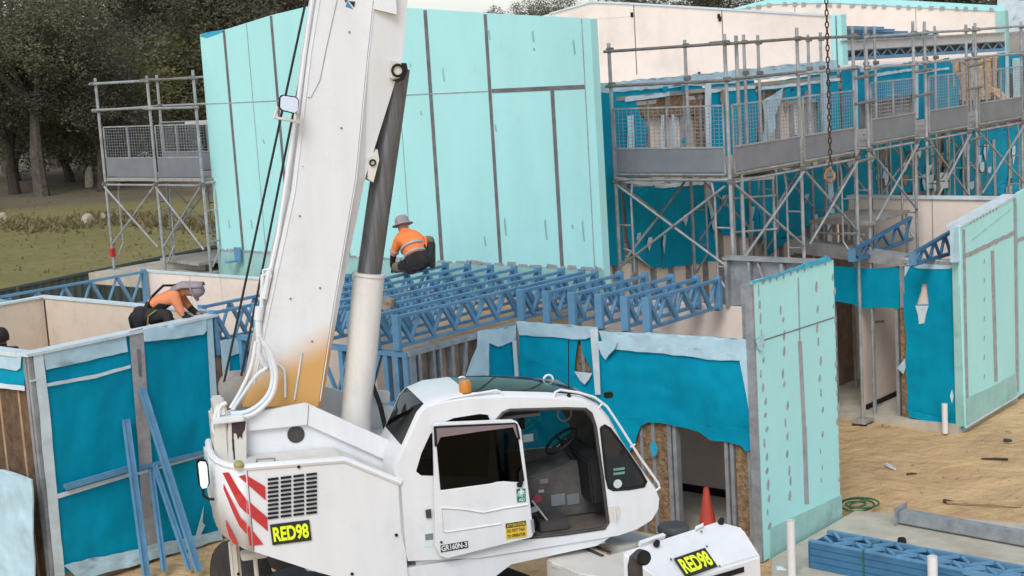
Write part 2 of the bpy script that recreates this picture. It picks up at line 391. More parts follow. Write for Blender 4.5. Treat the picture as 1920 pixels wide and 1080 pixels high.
# ------------------------------------------------------------------ slabs
def slab(name, pts, z0, z1, m='conc'): return struct(obj(name, MB().prism([(x, y, z1) for x, y in pts], (0, 0, z0-z1)), m, bevel=.008))
slab('floor_slab', [(15.14, 9.35), (17.2, 9.35), (17.2, 12.62), (15.14, 12.62)], -.2, .06)
slab('inner_floor', [(13.0, 12.64), (24.3, 12.64), (24.3, 14), (17.4, 14), (17.3, 21.6), (13.0, 21.6)], -.2, .055, 'shade_floor')
slab('path_slab', [(14.2, 5.2), (15.55, 4.0), (18.6, 4.0), (17.35, 9.0), (15.2, 9.0), (14.4, 8.55)], -.2, .03)
slab('room_slab', [(21.9, 9.55), (24.3, 9.55), (24.3, 12.6), (21.9, 12.6)], -.2, .07)
# ------------------------------------------------------------------ tall mint wall
WB = 17.17; PB = ('X', WB)
wb = thing('gable_wall', 'tall mint-green boarded wall with raked top and dark joints behind the crane boom', 'wall', (WB, 17, 2.6))
tb = [(21.25, 2.6), (12.74, 2.6), (12.74, 6.6), (14.65, 6.80), (15.84, 6.94), (18.13, 7.19), (19.32, 7.08), (20.55, 6.91), (21.2, 6.87)]
patch('sheathing', wb, 'mint', PB, tb, 0, .16, px=False)
patch('base_strip', wb, 'mint2', PB, [(21.25, 2.6), (12.73, 2.6), (12.73, 3.08), (21.25, 3.06)], .012, .01, px=False, torn=.0)
mb = MB(); rnd = random.Random(3)
y = 12.76
while y < 21.1:
    dy = rnd.uniform(.04, .3); h = rnd.uniform(.012, .05)
    mb.prism([pl(PB, y, 3.07+rnd.uniform(-.02, 0), .016), pl(PB, min(21.2, y+dy), 3.07+rnd.uniform(-.02, 0), .016), pl(PB, min(21.2, y+dy*.9), 3.08+h, .016), pl(PB, y+dy*.1, 3.09+h*rnd.random(), .016)], offv(PB, .004)); y += dy*rnd.uniform(.8, 1.3)
obj('sealant', mb, 'seal', wb)
for (y, z0, z1, wd, mm_) in [(20.55, 3.05, 6.9, .06, 'joint'), (19.32, 3.05, 7.07, .06, 'joint'), (15.84, 3.1, 6.93, .07, 'joint'), (14.65, 3.1, 6.79, .06, 'joint'), (13.48, 3.1, 5.66, .065, 'joint'),
                        (19.95, 3.05, 6.98, .012, 'seal'), (12.89, 3.1, 6.61, .014, 'seal'), (16.5, 3.1, 7.0, .012, 'seal'), (17.9, 3.1, 7.1, .06, 'joint')]:
    obj('joint_strip', wallbox(PB, y-wd/2, y+wd/2, z0, z1, .006, .005), mm_, wb)
obj('joint_strip', wallbox(PB, 14.69, 21.2, 5.66, 5.675, .0065, .005), 'seal', wb)
obj('joint_strip', wallbox(PB, 12.9, 14.61, 5.64, 5.70, .0065, .005), 'joint', wb)
mb = MB()
for (x, y, h) in [(832, 140, 26), (918, 65, 18), (1000, 68, 20), (1077, 88, 26), (948, 425, 34), (1024, 430, 38), (1094, 432, 38), (910, 452, 20), (1074, 425, 8), (1002, 92, 5), (930, 240, 14), (472, 420, 20), (495, 265, 10), (770, 122, 6), (790, 212, 8), (430, 420, 20)]:
    a = HX(x, y, WB); hh = h*.0042; mb.prism([pl(PB, a.y-.02, a.z-hh, .005), pl(PB, a.y+.012, a.z-hh*.9, .005), pl(PB, a.y+.024, a.z+hh*.7, .005), pl(PB, a.y-.004, a.z+hh, .005)], offv(PB, .003))
obj('sealant_patch', mb, mat('faded_patch', (.27, .50, .49), .7, var=.1), wb)
patch('top_tape', wb, 'foil', PB, [(375, 68), (378, 63), (420, 55), (420, 59), (388, 71)], .006)
# ------------------------------------------------------------------ mint panel standing proud at the front
YP = 9.06; PP = ('Y', YP)
mp_ = thing('clad_panel_wall', 'narrow mint-green panel wall dotted with grey sealant dabs beside the front doorway', 'wall', (16.1, YP, 0))
patch('sheathing', mp_, 'mint', PP, [(15.12, 0), (17.07, 0), (17.07, 3.37), (15.12, 3.39)], 0, .05, px=False)
obj('frame', MB().abox(15.16, 17.05, YP+.052, YP+.20, 0, 3.34), 'galv', mp_)
patch('base_strip', mp_, 'mint2', PP, [(1445, 990), (1578, 928), (1580, 974), (1444, 1055)], .012, .01)
patch('top_foil', mp_, 'foil', PP, [(1404, 531), (1470, 511), (1540, 484), (1552, 480), (1562, 488), (1500, 505), (1440, 524)], .02, .03, torn=.01, refine=.2, wrinkle=.008)
for a, b_, wd in [((1497, 520), (1500, 640), 2), ((1500, 640), (1508, 800), 7), ((1508.5, 800), (1513, 945), 8)]:
    patch('sealant', mp_, 'seal', PP, [(a[0]-wd/2, a[1]), (a[0]+wd/2, a[1]), (b_[0]+wd/2, b_[1]), (b_[0]-wd/2, b_[1])], .006, torn=.008)
patch('sealant', mp_, 'joint', PP, [(1420, 641), (1565, 594), (1565, 596), (1420, 643)], .0065)
rnd = random.Random(5)
dabs = [(1421+rnd.uniform(-3, 3)+(y-540)*.05, y) for y in range(545, 1000, 26)]+[(1463+rnd.uniform(-3, 3)+(y-540)*.045, y+rnd.uniform(-8, 8)) for y in range(575, 960, 30)]+[(1532+rnd.uniform(-3, 3)+(y-540)*.03, y+rnd.uniform(-8, 8)) for y in range(545, 940, 33)]+[(1562+(y-490)*.033+rnd.uniform(-3, 0), y) for y in range(520, 925, 27)]+[(1430+i*13, 527-i*4.3) for i in range(10)]
mb = MB()
for x, y in dabs:
    a = HY(x, y, YP); h = rnd.uniform(.03, .075); q = rnd.uniform(.010, .025); sl = rnd.uniform(-.012, .03)
    mb.prism([pl(PP, a.x-q, a.z-h*.6, .005), pl(PP, a.x+q*.4, a.z-h, .005), pl(PP, a.x+q+sl, a.z-h*.2, .005), pl(PP, a.x+q*.8+sl, a.z+h*.8, .005), pl(PP, a.x-q*.2+sl, a.z+h, .005), pl(PP, a.x-q, a.z+h*.2, .005)], offv(PP, .003))
obj('sealant_patch', mb, 'seal', mp_)  # patches of grey sealant dabbed on the sheathing
obj('end_stud', MB().abox(15.07, 15.118, YP+.0, YP+.10, 0, 3.36), 'galv', mp_)
patch('torn_wrap', mp_, 'pale', PP, [(1418, 640), (1434, 625), (1430, 660), (1422, 655)], .03, torn=.01)
# ------------------------------------------------------------------ front teal wall
XF = 15.17; PF = ('X', XF)
def ya(x, y, c): return HX(x, y, c).y
fw = thing('front_wall', 'front wall with torn teal wrap hanging over the doorway behind the crane cab', 'wall', (XF, 11, 0))
obj('insulation', MB().abox(XF+.02, XF+.1, 10.42, 12.62, .06, 2.6), 'insul', fw)
obj('insulation', MB().abox(XF+.02, XF+.1, 9.27, 9.44, .06, 2.2), 'insul', fw)
obj('lining_board', MB().abox(XF+.1, XF+.115, 10.32, 12.6, .06, 2.62), 'fibre', fw)
for y, wd in [(9.22, .06), (9.48, .05), (9.56, .05), (10.30, .05), (10.38, .06), (10.62, .05), (10.8, .045), (11.2, .05), (11.65, .05), (12.1, .05), (12.55, .05)]:
    obj('stud', MB().abox(XF-.004, XF+.09, y-wd/2, y+wd/2, .06, 2.6), 'galv', fw)
obj('nogging', MB().abox(XF-.009, XF+.06, 10.26, 10.95, 1.96, 2.01), 'galv', fw)
obj('header', MB().abox(XF+.02, XF+.1, 9.58, 10.28, 2.12, 2.6), 'galv', fw)
obj('top_plate', MB().abox(XF-.012, XF+.12, 9.2, 12.78, 2.6, 2.66), 'plank', fw)
def patch_h(name, parent, m, pl_, pts, holes, out=.006, t=.004, torn=0, refine=0, wrinkle=0, seed=0):
    P = pix(pl_, pts, out); H = [pix(pl_, h, out) for h in holes]
    if torn: P = rough_edge(P, torn, seed=seed); H = [rough_edge(h, torn, seed=seed+1) for h in H]
    return obj(name, MB().prism(P, offv(pl_, t), H), m, parent, refine=refine, wrinkle=wrinkle, smooth=True)
patch_h('wrap', fw, 'teal', PF, [(972, 610), (1120, 620), (1270, 630), (1408, 645), (1412, 700), (1416, 800), (1415, 846), (1396, 847), (1388, 835), (1360, 828), (1330, 824), (1310, 812), (1285, 803), (1262, 800), (1240, 793), (1215, 792), (1200, 798), (1195, 812), (1190, 830), (1150, 900), (1100, 950), (975, 960)],
        [[(1083, 637), (1090, 640), (1093, 660), (1110, 695), (1108, 703), (1078, 695), (1080, 665)]], .05, .005, torn=.006, refine=.13, wrinkle=.024)
patch('torn_flap', fw, 'tape', PF, [(1077, 697), (1110, 700), (1104, 712), (1096, 721), (1088, 714)], .085, torn=.006)
patch('top_flap', fw, 'pale', PF, [(967, 602), (1010, 606), (1120, 613), (1120, 627), (1097, 635), (1073, 636), (1020, 632), (973, 628)], .075, .006, torn=.008, refine=.12, wrinkle=.02)
patch('top_flap', fw, 'pale', PF, [(1122, 620), (1280, 628), (1407, 638), (1408, 672), (1385, 677), (1330, 673), (1280, 668), (1210, 661), (1150, 655), (1130, 648)], .08, .006, torn=.008, refine=.12, wrinkle=.02, seed=3)
patch('torn_flap', fw, 'pale', PF, [(1118, 640), (1158, 640), (1152, 655), (1140, 666), (1134, 675), (1126, 664)], .11, torn=.008, refine=.1, wrinkle=.015)
patch('torn_flap', fw, 'pale', PF, [(1386, 674), (1405, 666), (1409, 730), (1413, 795), (1409, 800), (1400, 745)], .085, torn=.006)
patch('tape_strip', fw, 'tape', PF, [(1106, 617), (1121, 617), (1126, 740), (1116, 740)], .09)
patch('torn_flap', fw, 'foil', PF, [(1218, 835), (1226, 825), (1233, 840), (1231, 853), (1222, 857)], .07, torn=.004)
# rooms behind
rw = thing('room_back_wall', 'beige lined wall across the back of the front room, grey framed parapet on top', 'wall', (17.1, 11, 0))
obj('lining', MB().abox(17.0, 17.1, 9.28, 12.7, .06, 2.7), 'peach', rw)
obj('skirting', MB().abox(16.97, 16.997, 9.28, 12.6, .06, .16), 'black', rw)
y0 = HX(1360, 486, 17.0).y
obj('parapet_sheet', MB().abox(17.03, 17.1, 9.28, y0, 2.72, 3.33), 'galv', rw)
for y in (y0-.03, y0-.38, y0-.86, y0-1.25): obj('stud', MB().abox(16.95, 17.028, y-.022, y+.022, 2.7, 3.31), 'scaf', rw)
obj('top_plate', MB().abox(16.94, 17.12, 9.27, y0+.01, 3.33, 3.37), 'scaf', rw)
obj('brace', MB().bar((16.99, y0-.7, 2.74), (16.99, y0-.5, 3.3), .03, .03), 'scaf', rw)
tag(obj('added_shade_board', MB().abox(15.30, 16.95, 9.30, 12.6, 2.10, 2.12), 'fibre'), 'unseen board added over the doorway room to block light from above', 'lining')  # unseen board, added to keep the open-topped room dark
# side wall along X
YS = 12.7; PS = ('Y', YS)
sw_ = thing('side_stud_wall', 'short stud wall with bare brown backing and torn pale wrap beside the roof trusses', 'wall', (14.1, YS, 0))
obj('lining_board', MB().abox(13.1, 15.15, YS+.1, YS+.115, .06, 2.6), 'fibre', sw_)
for x, wd in [(13.12, .09), (13.24, .05), (13.5, .045), (13.62, .04), (13.85, .05), (14.1, .045), (14.36, .05), (14.75, .05), (15.1, .06)]:
    obj('stud', MB().abox(x-wd/2, x+wd/2, YS-.004, YS+.09, .06, 2.6), 'galv', sw_)
obj('top_plate', MB().abox(13.05, 15.15, YS-.012, YS+.12, 2.6, 2.66), 'scaf', sw_)
obj('brace', MB().bar((13.9, YS-.01, 1.6), (14.1, YS-.01, 2.58), .03, .03), 'galv', sw_)
patch('wrap', sw_, 'teal', PS, [(914, 640), (966, 630), (970, 730), (970, 900), (914, 900)], .012, refine=.15, wrinkle=.012, torn=.004)
patch('torn_flap', sw_, 'pale', PS, [(898, 626), (968, 608), (966, 640), (935, 650), (918, 645), (917, 700), (916, 720), (893, 716), (872, 704), (886, 675), (897, 655)], .04, torn=.008, refine=.12, wrinkle=.03)
patch('tape_strip', sw_, 'tape', PS, [(961, 640), (968, 638), (974, 730), (967, 730)], .045)
# blue steel jamb wall
XJ = 13.07
jw = thing('blue_frame_wall', 'blue steel frame wall with braced lintel behind the lift ram', 'wall', (XJ, 14.3, 0))
for y in (12.76, 12.92, 13.1, 13.9, 14.7, 15.5, 15.85): obj('stud', MB().abox(XJ-.03, XJ+.05, y-.035, y+.035, .06, 2.6), 'blue', jw)
for z in (1.98, 2.62): obj('rail', MB().abox(XJ-.035, XJ+.055, 12.72, 15.9, z-.03, z+.03), 'blue', jw)
for k in range(9): y = 13.2+k*.28; obj('web', MB().bar((XJ, y, 2.02 if k % 2 else 2.58), (XJ, y+.26, 2.58 if k % 2 else 2.02), .05, .03), 'blue', jw)
obj('lining_board', MB().abox(XJ+.06, XJ+.08, 12.7, 15.9, .06, 1.94), 'fibre', jw)
# ------------------------------------------------------------------ left teal wall
YL = 15.93; PL = ('Y', YL); XL0, XL1 = 9.87, 12.66
lw = thing('left_wall', 'wall wrapped in teal membrane with pale strips, blue studs leaning on it', 'wall', (11.3, YL, 0))
obj('backing', MB().abox(XL0, 13.6, YL+.0, YL+.10, 0, 2.42), 'fibre', lw)
obj('backing', MB().abox(XL0, XL1, YL+.0, YL+.10, 2.42, 2.95), 'beige', lw)
obj('top_plate', MB().abox(XL0-.05, XL1+.05, YL-.085, YL+.14, 2.965, 3.0), 'tape', lw)
patch('wrap', lw, 'teal', PL, [(62, 668), (395, 600), (418, 1000), (300, 1042), (200, 1060), (105, 1078)], .036, .004, refine=.16, wrinkle=.022)
patch('top_flap', lw, 'pale', PL, [(80, 660), (237, 627), (241, 660), (86, 694)], .062, .004, torn=.004, refine=.15, wrinkle=.014)
patch('top_flap', lw, 'pale', PL, [(268, 617), (387, 595), (388, 620), (382, 627), (330, 634), (290, 639), (272, 640)], .08, .03, torn=.003, refine=.12, wrinkle=.014)
patch('tape_strip', lw, 'tape', PL, [(88, 719), (180, 702), (245, 684), (245, 690), (180, 709), (89, 725)], .066, torn=.004)
patch('tape_strip', lw, 'tape', PL, [(62, 660), (80, 660), (96, 800), (121, 1080), (103, 1080), (86, 900)], .07, torn=.006, refine=.2, wrinkle=.012)
patch('joint_strip', lw, 'seal', PL, [(242, 622), (268, 615), (281, 800), (298, 1045), (272, 1052), (258, 820)], .068, torn=.003)
patch('joint_strip', lw, 'pale', PL, [(387, 596), (398, 592), (422, 1000), (410, 1005)], .068, torn=.003)
patch('tape_strip', lw, 'tape', PL, [(105, 927), (245, 886), (245, 893), (106, 936)], .069)
patch('tape_strip', lw, 'tape', PL, [(250, 888), (392, 849), (392, 853), (250, 893)], .070)
patch('skirt_tape', lw, 'pale', PL, [(118, 1060), (260, 1030), (415, 994), (418, 1012), (300, 1046), (150, 1090)], .075, torn=.008, refine=.15, wrinkle=.02)
patch('torn_flap', lw, 'pale', PL, [(366, 1008), (374, 980), (382, 950), (380, 980), (385, 985), (372, 1012)], .07, torn=.004)
patch('joint_stain', lw, 'joint', PL, [(257, 655), (264, 655), (266, 705), (261, 706)], .075)
# right piece under the edge truss
patch('wrap', lw, 'teal', PL, [(412, 640), (480, 625), (480, 692), (418, 705)], .03, refine=.2, wrinkle=.012)
patch('top_flap', lw, 'pale', PL, [(412, 640), (478, 626), (478, 655), (432, 668), (430, 700), (418, 704)], .055, torn=.004, refine=.15, wrinkle=.015)
patch('tape_strip', lw, 'tape', PL, [(420, 700), (470, 690), (470, 697), (421, 707)], .06)
# the corner and the wall running out of view
XC = 9.87; PC = ('X', XC)
cw = thing('corner_wall', 'teal and white wrapped wall at the corner with brown board below, at the frame edge', 'wall', (XC, 17, 0))
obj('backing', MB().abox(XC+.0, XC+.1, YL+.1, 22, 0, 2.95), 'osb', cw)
obj('top_plate', MB().abox(XC-.06, XC+.13, YL+.15, 22, 2.95, 3.0), 'tape', cw)
patch('wrap', cw, 'teal', PC, [(-60, 655), (46, 665), (46, 726), (-60, 712)], .02, refine=.2, wrinkle=.012)
patch('top_flap', cw, 'pale', PC, [(-60, 645), (40, 662), (38, 690), (30, 695), (-60, 680)], .045, torn=.004, refine=.15, wrinkle=.014)
patch('tape_strip', cw, 'tape', PC, [(-60, 712), (46, 724), (46, 733), (-60, 721)], .05, torn=.004)
for x in (6, 42): 
    y = ya(x, 800, XC); obj('stud', MB().abox(XC-.006, XC+.05, y-.02, y+.02, 0, 2.9), 'wood', cw)
for a, b_ in ((.0, .045), (.06, .11)): obj('post', MB().abox(XC-.02-a*.1, XC+.05, YL-.05+a, YL-.05+b_, 0, 2.95), 'galv', cw)
obj('post', MB().abox(XC+.06, XC+.11, YL-.06, YL-.035, 0, 2.94), 'galv', cw)
obj('post_clip', MB().abox(XC-.04, XC+.09, YL-.075, YL-.062, 2.66, 2.68), 'tape', cw)
tag(patch('loose_sheet', None, 'pale', ('X', 9.62), [(-60, 870), (50, 893), (60, 900), (66, 1090), (58, 1130), (30, 1105), (-60, 1080)], 0, .02, torn=.01, refine=.14, wrinkle=.035), 'pale loose sheet of wrap draped against the brown board wall by the corner post', 'sheet')
# left room
XR, YR = 12.82, 20.1
lr = thing('left_room_wall', 'beige inner wall corner seen over the top of the teal wrapped wall', 'wall', (XR, YR, 0))
obj('lining', MB().abox(XR, XR+.09, YL+.15, YR, .06, 2.97), 'beige', lr)
obj('lining', MB().abox(XC+.12, XR+.09, YR+.002, YR+.09, .06, 2.97), 'beige', lr)
obj('cap', MB().abox(XR-.02, XR+.11, YL+.15, YR-.03, 2.972, 3.0), 'tape', lr)
obj('cap', MB().abox(XC+.12, XR+.11, YR-.02, YR+.11, 2.972, 3.0), 'tape', lr)
obj('corner_joint', MB().abox(XR-.012, XR-.002, YR-.06, YR-.03, 1.6, 2.95), 'dark', lr)
obj('board_joint', MB().abox(XR-.006, XR-.001, 17.35, 17.39, 1.6, 2.95), 'tape', lr)
obj('lower_wrap', MB().abox(XC+.14, XR-.3, YR-.03, YR-.004, 1.2, 2.18), 'pale', lr)
tag(patch('cladding_board', None, 'pale', ('Y', 21.3), [(-40, 556), (66, 569), (66, 590), (-40, 590)], 0, .03, refine=.2, wrinkle=.01), 'pale blue wrapped panel edge behind the left beige room', 'board')
# beige wall under the tall one
XBI = 15.85
bi = thing('inner_wall', 'low beige plasterboard wall in front of the foot of the tall mint wall', 'wall', (XBI, 19, 0))
obj('lining', MB().abox(XBI, XBI+.09, YL+.2, 21.7, .06, 2.86), 'peach', bi)
obj('cap', MB().abox(XBI-.015, XBI+.105, YL+.2, 21.72, 2.862, 2.89), 'tape', bi)
for y in (20.4, 19.6, 18.55, 17.6): obj('board_joint', MB().abox(XBI-.005, XBI-.001, y-.008, y+.008, 1.2, 2.86), 'beige', bi)
obj('back_return', MB().abox(XBI+.1, XBI+1.2, YL+.2, YL+.29, .06, 2.5), 'peach', bi)
# raised deck and plank stack by the left scaffold
struct(obj('upper_deck', MB().abox(16.4, 19.4, 21.45, 24.12, 2.45, 2.66), 'conc', bevel=.01))
tag(obj('deck_sheet', MB().prism([(17.0, 21.6, 2.80), (18.9, 21.5, 2.80), (19.2, 22.9, 2.80), (17.3, 23.1, 2.80)], (0, 0, .05)).abox(17.3, 17.4, 21.8, 22.9, 2.665, 2.795).abox(18.7, 18.8, 21.8, 22.8, 2.665, 2.795), 'plank'), 'grey plank platform sheet raised on bearers beside the left scaffold foot', 'platform')
tag(obj('bracket', MB().bar((16.98, 20.72, 2.92), (16.98, 20.6, 2.92), .2, .03).bar((17.08, 20.6, 2.9), (17.08, 20.6, 3.16), .16, .03), 'blue'), 'small blue steel bracket at the foot of the tall mint wall', 'bracket')
# ------------------------------------------------------------------ roof trusses
def make_truss(x0, x1, y, z0, z1, label, group, n):
    t = thing('roof_truss', label, 'truss', (x0, y, z0), group)
    obj('top_chord', MB().abox(x0, x1, y-.029, y+.029, z1-.04, z1), 'blue', t, bevel=.004)
    obj('bottom_chord', MB().abox(x0, x1, y-.029, y+.029, z0, z0+.04), 'blue', t, bevel=.004)
    obj('end_post', MB().abox(x0-.012, x0+.045, y-.055, y+.055, z0-.03, z1+.012), 'blue', t, bevel=.004)
    obj('end_post', MB().abox(x1-.045, x1+.012, y-.05, y+.05, z0-.03, z1+.03), 'blue', t, bevel=.004)
    d = (x1-x0-.1)/n
    for k in range(n):
        a, b = (z0+.045, z1-.045) if k % 2 else (z1-.045, z0+.045)
        s = .012 if k % 2 else -.012
        obj('web', MB().bar((x0+.05+k*d, y+s, a), (x0+.05+(k+1)*d, y+s, b), .045, .022 if k % 2 else .05, up=(0, 0, 1)), 'blue', t)
    return t
GS = 'short blue trusses over the doorway room'
ys = [10.62, 10.95, 11.35, 11.78, 12.2, 12.63]
proto = make_truss(XF-.02, 16.83, ys[0], 2.70, 3.10, 'short blue roof truss nearest the mint panel wall with dabs', GS, 8)
for i, y in enumerate(ys[1:]): dup(proto, (XF-.02, y, 2.70), 'short blue roof truss, %s in the row counted from the mint dabbed panel' % ORD[i+1])
GL = 'long blue trusses below the tall mint wall'
yl = [12.86, 13.22, 13.65, 14.1, 14.55, 15.0, 15.45]
proto = make_truss(13.02, 16.83, yl[0], 2.70, 3.10, 'long blue roof truss over the side stud wall, first of its row', GL, 18)
for i, y in enumerate(yl[1:]): dup(proto, (13.02, y, 2.70), 'long blue roof truss, %s of its row counted from the side stud wall' % ORD[i+1])
make_truss(12.68, 15.8, 15.93, 2.47, 3.03, 'deep blue truss in line with the left teal wall, black crane rope crossing it', 'deep blue trusses on the left', 12)
make_truss(12.95, 15.8, 16.5, 2.50, 3.03, 'deep blue truss just in front of the bending worker, second from the teal wall', 'deep blue trusses on the left', 12)
make_truss(11.0, 15.78, 21.55, 2.33, 2.90, 'deep blue truss ending at the low beige wall, beyond the left room', 'deep blue trusses on the left', 18)
# ------------------------------------------------------------------ upper teal wall, first bay
YU = 13.4; PU = ('Y', YU)
uw = thing('storey_wall', 'two-storey wall in torn teal wrap behind the scaffold, ribs and brown wool showing', 'wall', (21.5, YU, 0))
obj('lining_board', MB().abox(17.4, 25.5, YU+.1, YU+.13, .1, 5.4), 'peach', uw)
for i in range(17):
    x = 17.45+i*.5; obj('stud', MB().abox(x-.022, x+.022, YU+.012, YU+.098, .1, 5.4), 'galv', uw)
obj('top_plate', MB().abox(17.36, 25.55, YU-.03, YU+.14, 5.4, 5.46), 'plank', uw)
obj('floor_band', MB().abox(17.4, 25.5, YU+.0, YU+.10, 3.05, 3.25), 'plank', uw)
def up(name, m, pts, out, torn=.01, refine=.2, wr=.012, seed=0): return patch(name, uw, m, PU, pts, out, .004, torn=torn, refine=refine, wrinkle=wr, seed=seed)
up('insulation', 'insul', [(1190, 178), (1322, 165), (1322, 212), (1210, 222), (1195, 205)], -.02)
up('insulation', 'insul', [(1302, 170), (1322, 168), (1325, 300), (1306, 300)], -.02)
up('insulation', 'insul', [(1420, 170), (1440, 168), (1470, 170), (1440, 200), (1436, 280), (1424, 282), (1418, 230)], -.02)
up('wrap', 'teal', [(1112, 170), (1155, 166), (1158, 250), (1172, 495), (1128, 500)], .03)
up('wrap', 'teal', [(1150, 170), (1315, 152), (1318, 172), (1262, 180), (1192, 190), (1200, 215), (1214, 240), (1208, 295), (1195, 335), (1155, 335)], .02)
up('wrap', 'teal', [(1322, 160), (1414, 148), (1422, 200), (1418, 288), (1325, 300)], .02)
up('wrap', 'teal', [(1425, 158), (1570, 132), (1578, 260), (1535, 265), (1533, 187), (1465, 192), (1490, 166), (1425, 172)], .02)
up('torn_flap', 'pale', [(1430, 190), (1468, 164), (1466, 184), (1455, 215), (1456, 235), (1432, 288), (1428, 270), (1436, 230)], .06, wr=.02)
up('torn_flap', 'pale', [(1176, 218), (1187, 214), (1190, 300), (1176, 305)], .04)
up('tape_strip', 'pale', [(1115, 158), (1320, 138), (1570, 112), (1570, 134), (1420, 150), (1325, 160), (1112, 176)], .035, torn=.012, wr=.012)
up('tape_strip', 'tape', [(1172, 182), (1255, 172), (1255, 180), (1172, 191)], .04, torn=.004)
up('tape_strip', 'tape', [(1325, 168), (1417, 160), (1417, 166), (1325, 175)], .04, torn=.004)
up('tape_strip', 'tape', [(1428, 163), (1575, 146), (1575, 151), (1428, 169)], .04, torn=.004)
up('tape_strip', 'tape', [(1330, 150), (1333, 150), (1335, 290), (1325, 290), (1322, 160)], .042, torn=.004)
up('tape_strip', 'pale', [(1540, 135), (1550, 133), (1556, 262), (1545, 262)], .042, torn=.006)
up('tape_strip', 'galv', [(1530, 186), (1470, 192), (1472, 196), (1532, 191)], .045, torn=.004)
for x in (1240, 1260): up('stud_cover', 'tape', [(x, 215), (x+5, 215), (x+8, 300), (x+2, 300)], .03, torn=.002)
# lower storey membrane, hanging torn
up('wrap', 'teal', [(1170, 352), (1240, 350), (1240, 500), (1225, 503), (1190, 478), (1180, 465)], .05, torn=.02, wr=.03)
up('wrap', 'teal', [(1240, 345), (1318, 340), (1336, 420), (1344, 490), (1290, 497), (1242, 503)], .045, torn=.02, wr=.03)
up('wrap', 'teal', [(1335, 340), (1420, 330), (1425, 440), (1400, 445), (1352, 440), (1340, 400)], .045, torn=.02, wr=.03)
up('wrap', 'teal', [(1425, 325), (1500, 318), (1505, 440), (1470, 455), (1440, 480), (1425, 440)], .045, torn=.02, wr=.03)
up('wrap', 'teal', [(1500, 318), (1595, 305), (1590, 395), (1555, 410), (1510, 425)], .045, torn=.02, wr=.03)
up('torn_flap', 'pale', [(1168, 465), (1185, 470), (1205, 488), (1225, 505), (1218, 500), (1190, 480)], .09, torn=.008)
up('torn_flap', 'pale', [(1320, 345), (1330, 370), (1342, 410), (1345, 440), (1336, 430), (1330, 390)], .09, torn=.01)
up('tape_strip', 'tape', [(1150, 330), (1240, 345), (1330, 338), (1330, 345), (1240, 353), (1150, 340)], .06, torn=.008)
up('joint_strip', 'pale', [(1550, 315), (1560, 313), (1565, 400), (1556, 400)], .06, torn=.008)
# ------------------------------------------------------------------ peach gable walls seen above it
XG = 25.62; PG = ('X', XG)
pg = thing('gable_wall', 'pale pink boarded gable wall rising behind the upper teal wall, black lifting hooks on it', 'wall', (XG, 16, 5.3))
patch('lining', pg, 'peach', PG, [(1569, 140), (1569, 31), (1280, 13), (1160, 6), (1108, 4), (1030, 26), (960, 45), (960, 200)], 0, .12)
obj('roof_deck', MB().abox(17.3, 25.6, 13.42, 22, 5.30, 5.36), 'roof', pg)
for a, b_ in [((1188, 8), (1194, 140)), ((1353, 18), (1358, 135))]: patch('board_joint', pg, 'joint', PG, [(a[0]-.8, a[1]), (a[0]+.8, a[1]), (b_[0]+.8, b_[1]), (b_[0]-.8, b_[1])], .004)
patch('board_joint', pg, 'beige', PG, [(1110, 36.5), (1186, 30.5), (1186, 31.2), (1110, 37.2)], .004)
patch('cap', pg, 'tape', PG, [(1569, 29), (1280, 11), (1160, 4), (1108, 2), (1030, 24), (1030, 27), (1108, 5), (1160, 7), (1280, 14), (1569, 32)], .03, .16)
for x, y in [(1184, 27), (1347, 30), (1349, 35), (1310, 139)]:
    p = HX(x, y, XG-.03); obj('lifting_hook', MB().abox(p.x, p.x+.028, p.y-.025, p.y+.025, p.z-.05, p.z+.04), 'black', pg)
obj('end_post', MB().prism([HX(1557, 28, XG-.05), HX(1577, 27, XG-.05), HX(1581, 122, XG-.05), HX(1562, 122, XG-.05)], (.2, 0, 0)), 'mint', pg)
obj('end_post', MB().prism([HX(1566, 30, XG-.06), HX(1568, 30, XG-.06), HX(1571, 122, XG-.06), HX(1569, 122, XG-.06)], (.005, 0, 0)), 'joint', pg)
XG2 = 34.2; PG2 = ('X', XG2)
pg2 = thing('gable_wall', 'far pink boarded gable wall topped with a mint strip of grey dabs', 'wall', (XG2, 16, 5.5))
patch('lining', pg2, 'peach', PG2, [(1884, 130), (1884, 20), (1560, 0), (1450, 0), (1376, 17), (1300, 40), (1300, 140)], 0, .14)
patch('top_strip', pg2, 'mint', PG2, [(1885, 22), (1884, 11), (1650, -2), (1560, -5), (1448, -3), (1376, 15), (1376, 18), (1448, 8), (1560, 5), (1650, 10)], .03, .03)
obj('end_post', MB().prism([HX(1866, 22, XG2-.06), HX(1884, 20, XG2-.06), HX(1888, 110, XG2-.06), HX(1870, 110, XG2-.06)], (.2, 0, 0)), 'mint2', pg2)
for a, b_ in [((1716, 8), (1720, 110)), ((1490, 2), (1492, 110))]: patch('board_joint', pg2, 'joint', PG2, [(a[0]-.5, a[1]), (a[0]+.5, a[1]), (b_[0]+.5, b_[1]), (b_[0]-.5, b_[1])], .004)
mb = MB(); rnd = random.Random(9)
for i in range(22):
    x = 1400+i*21.5+rnd.uniform(-5, 5); yb = 14-(x-1376)*.165 if x < 1450 else 1+(x-1450)*.028
    q = pix(PG2, [(x, yb+2), (x+rnd.uniform(5, 10), yb+2), (x+8, yb+8), (x-1, yb+9)], .036); mb.prism(q, (.003, 0, 0))
obj('sealant_patch', mb, 'seal', pg2)
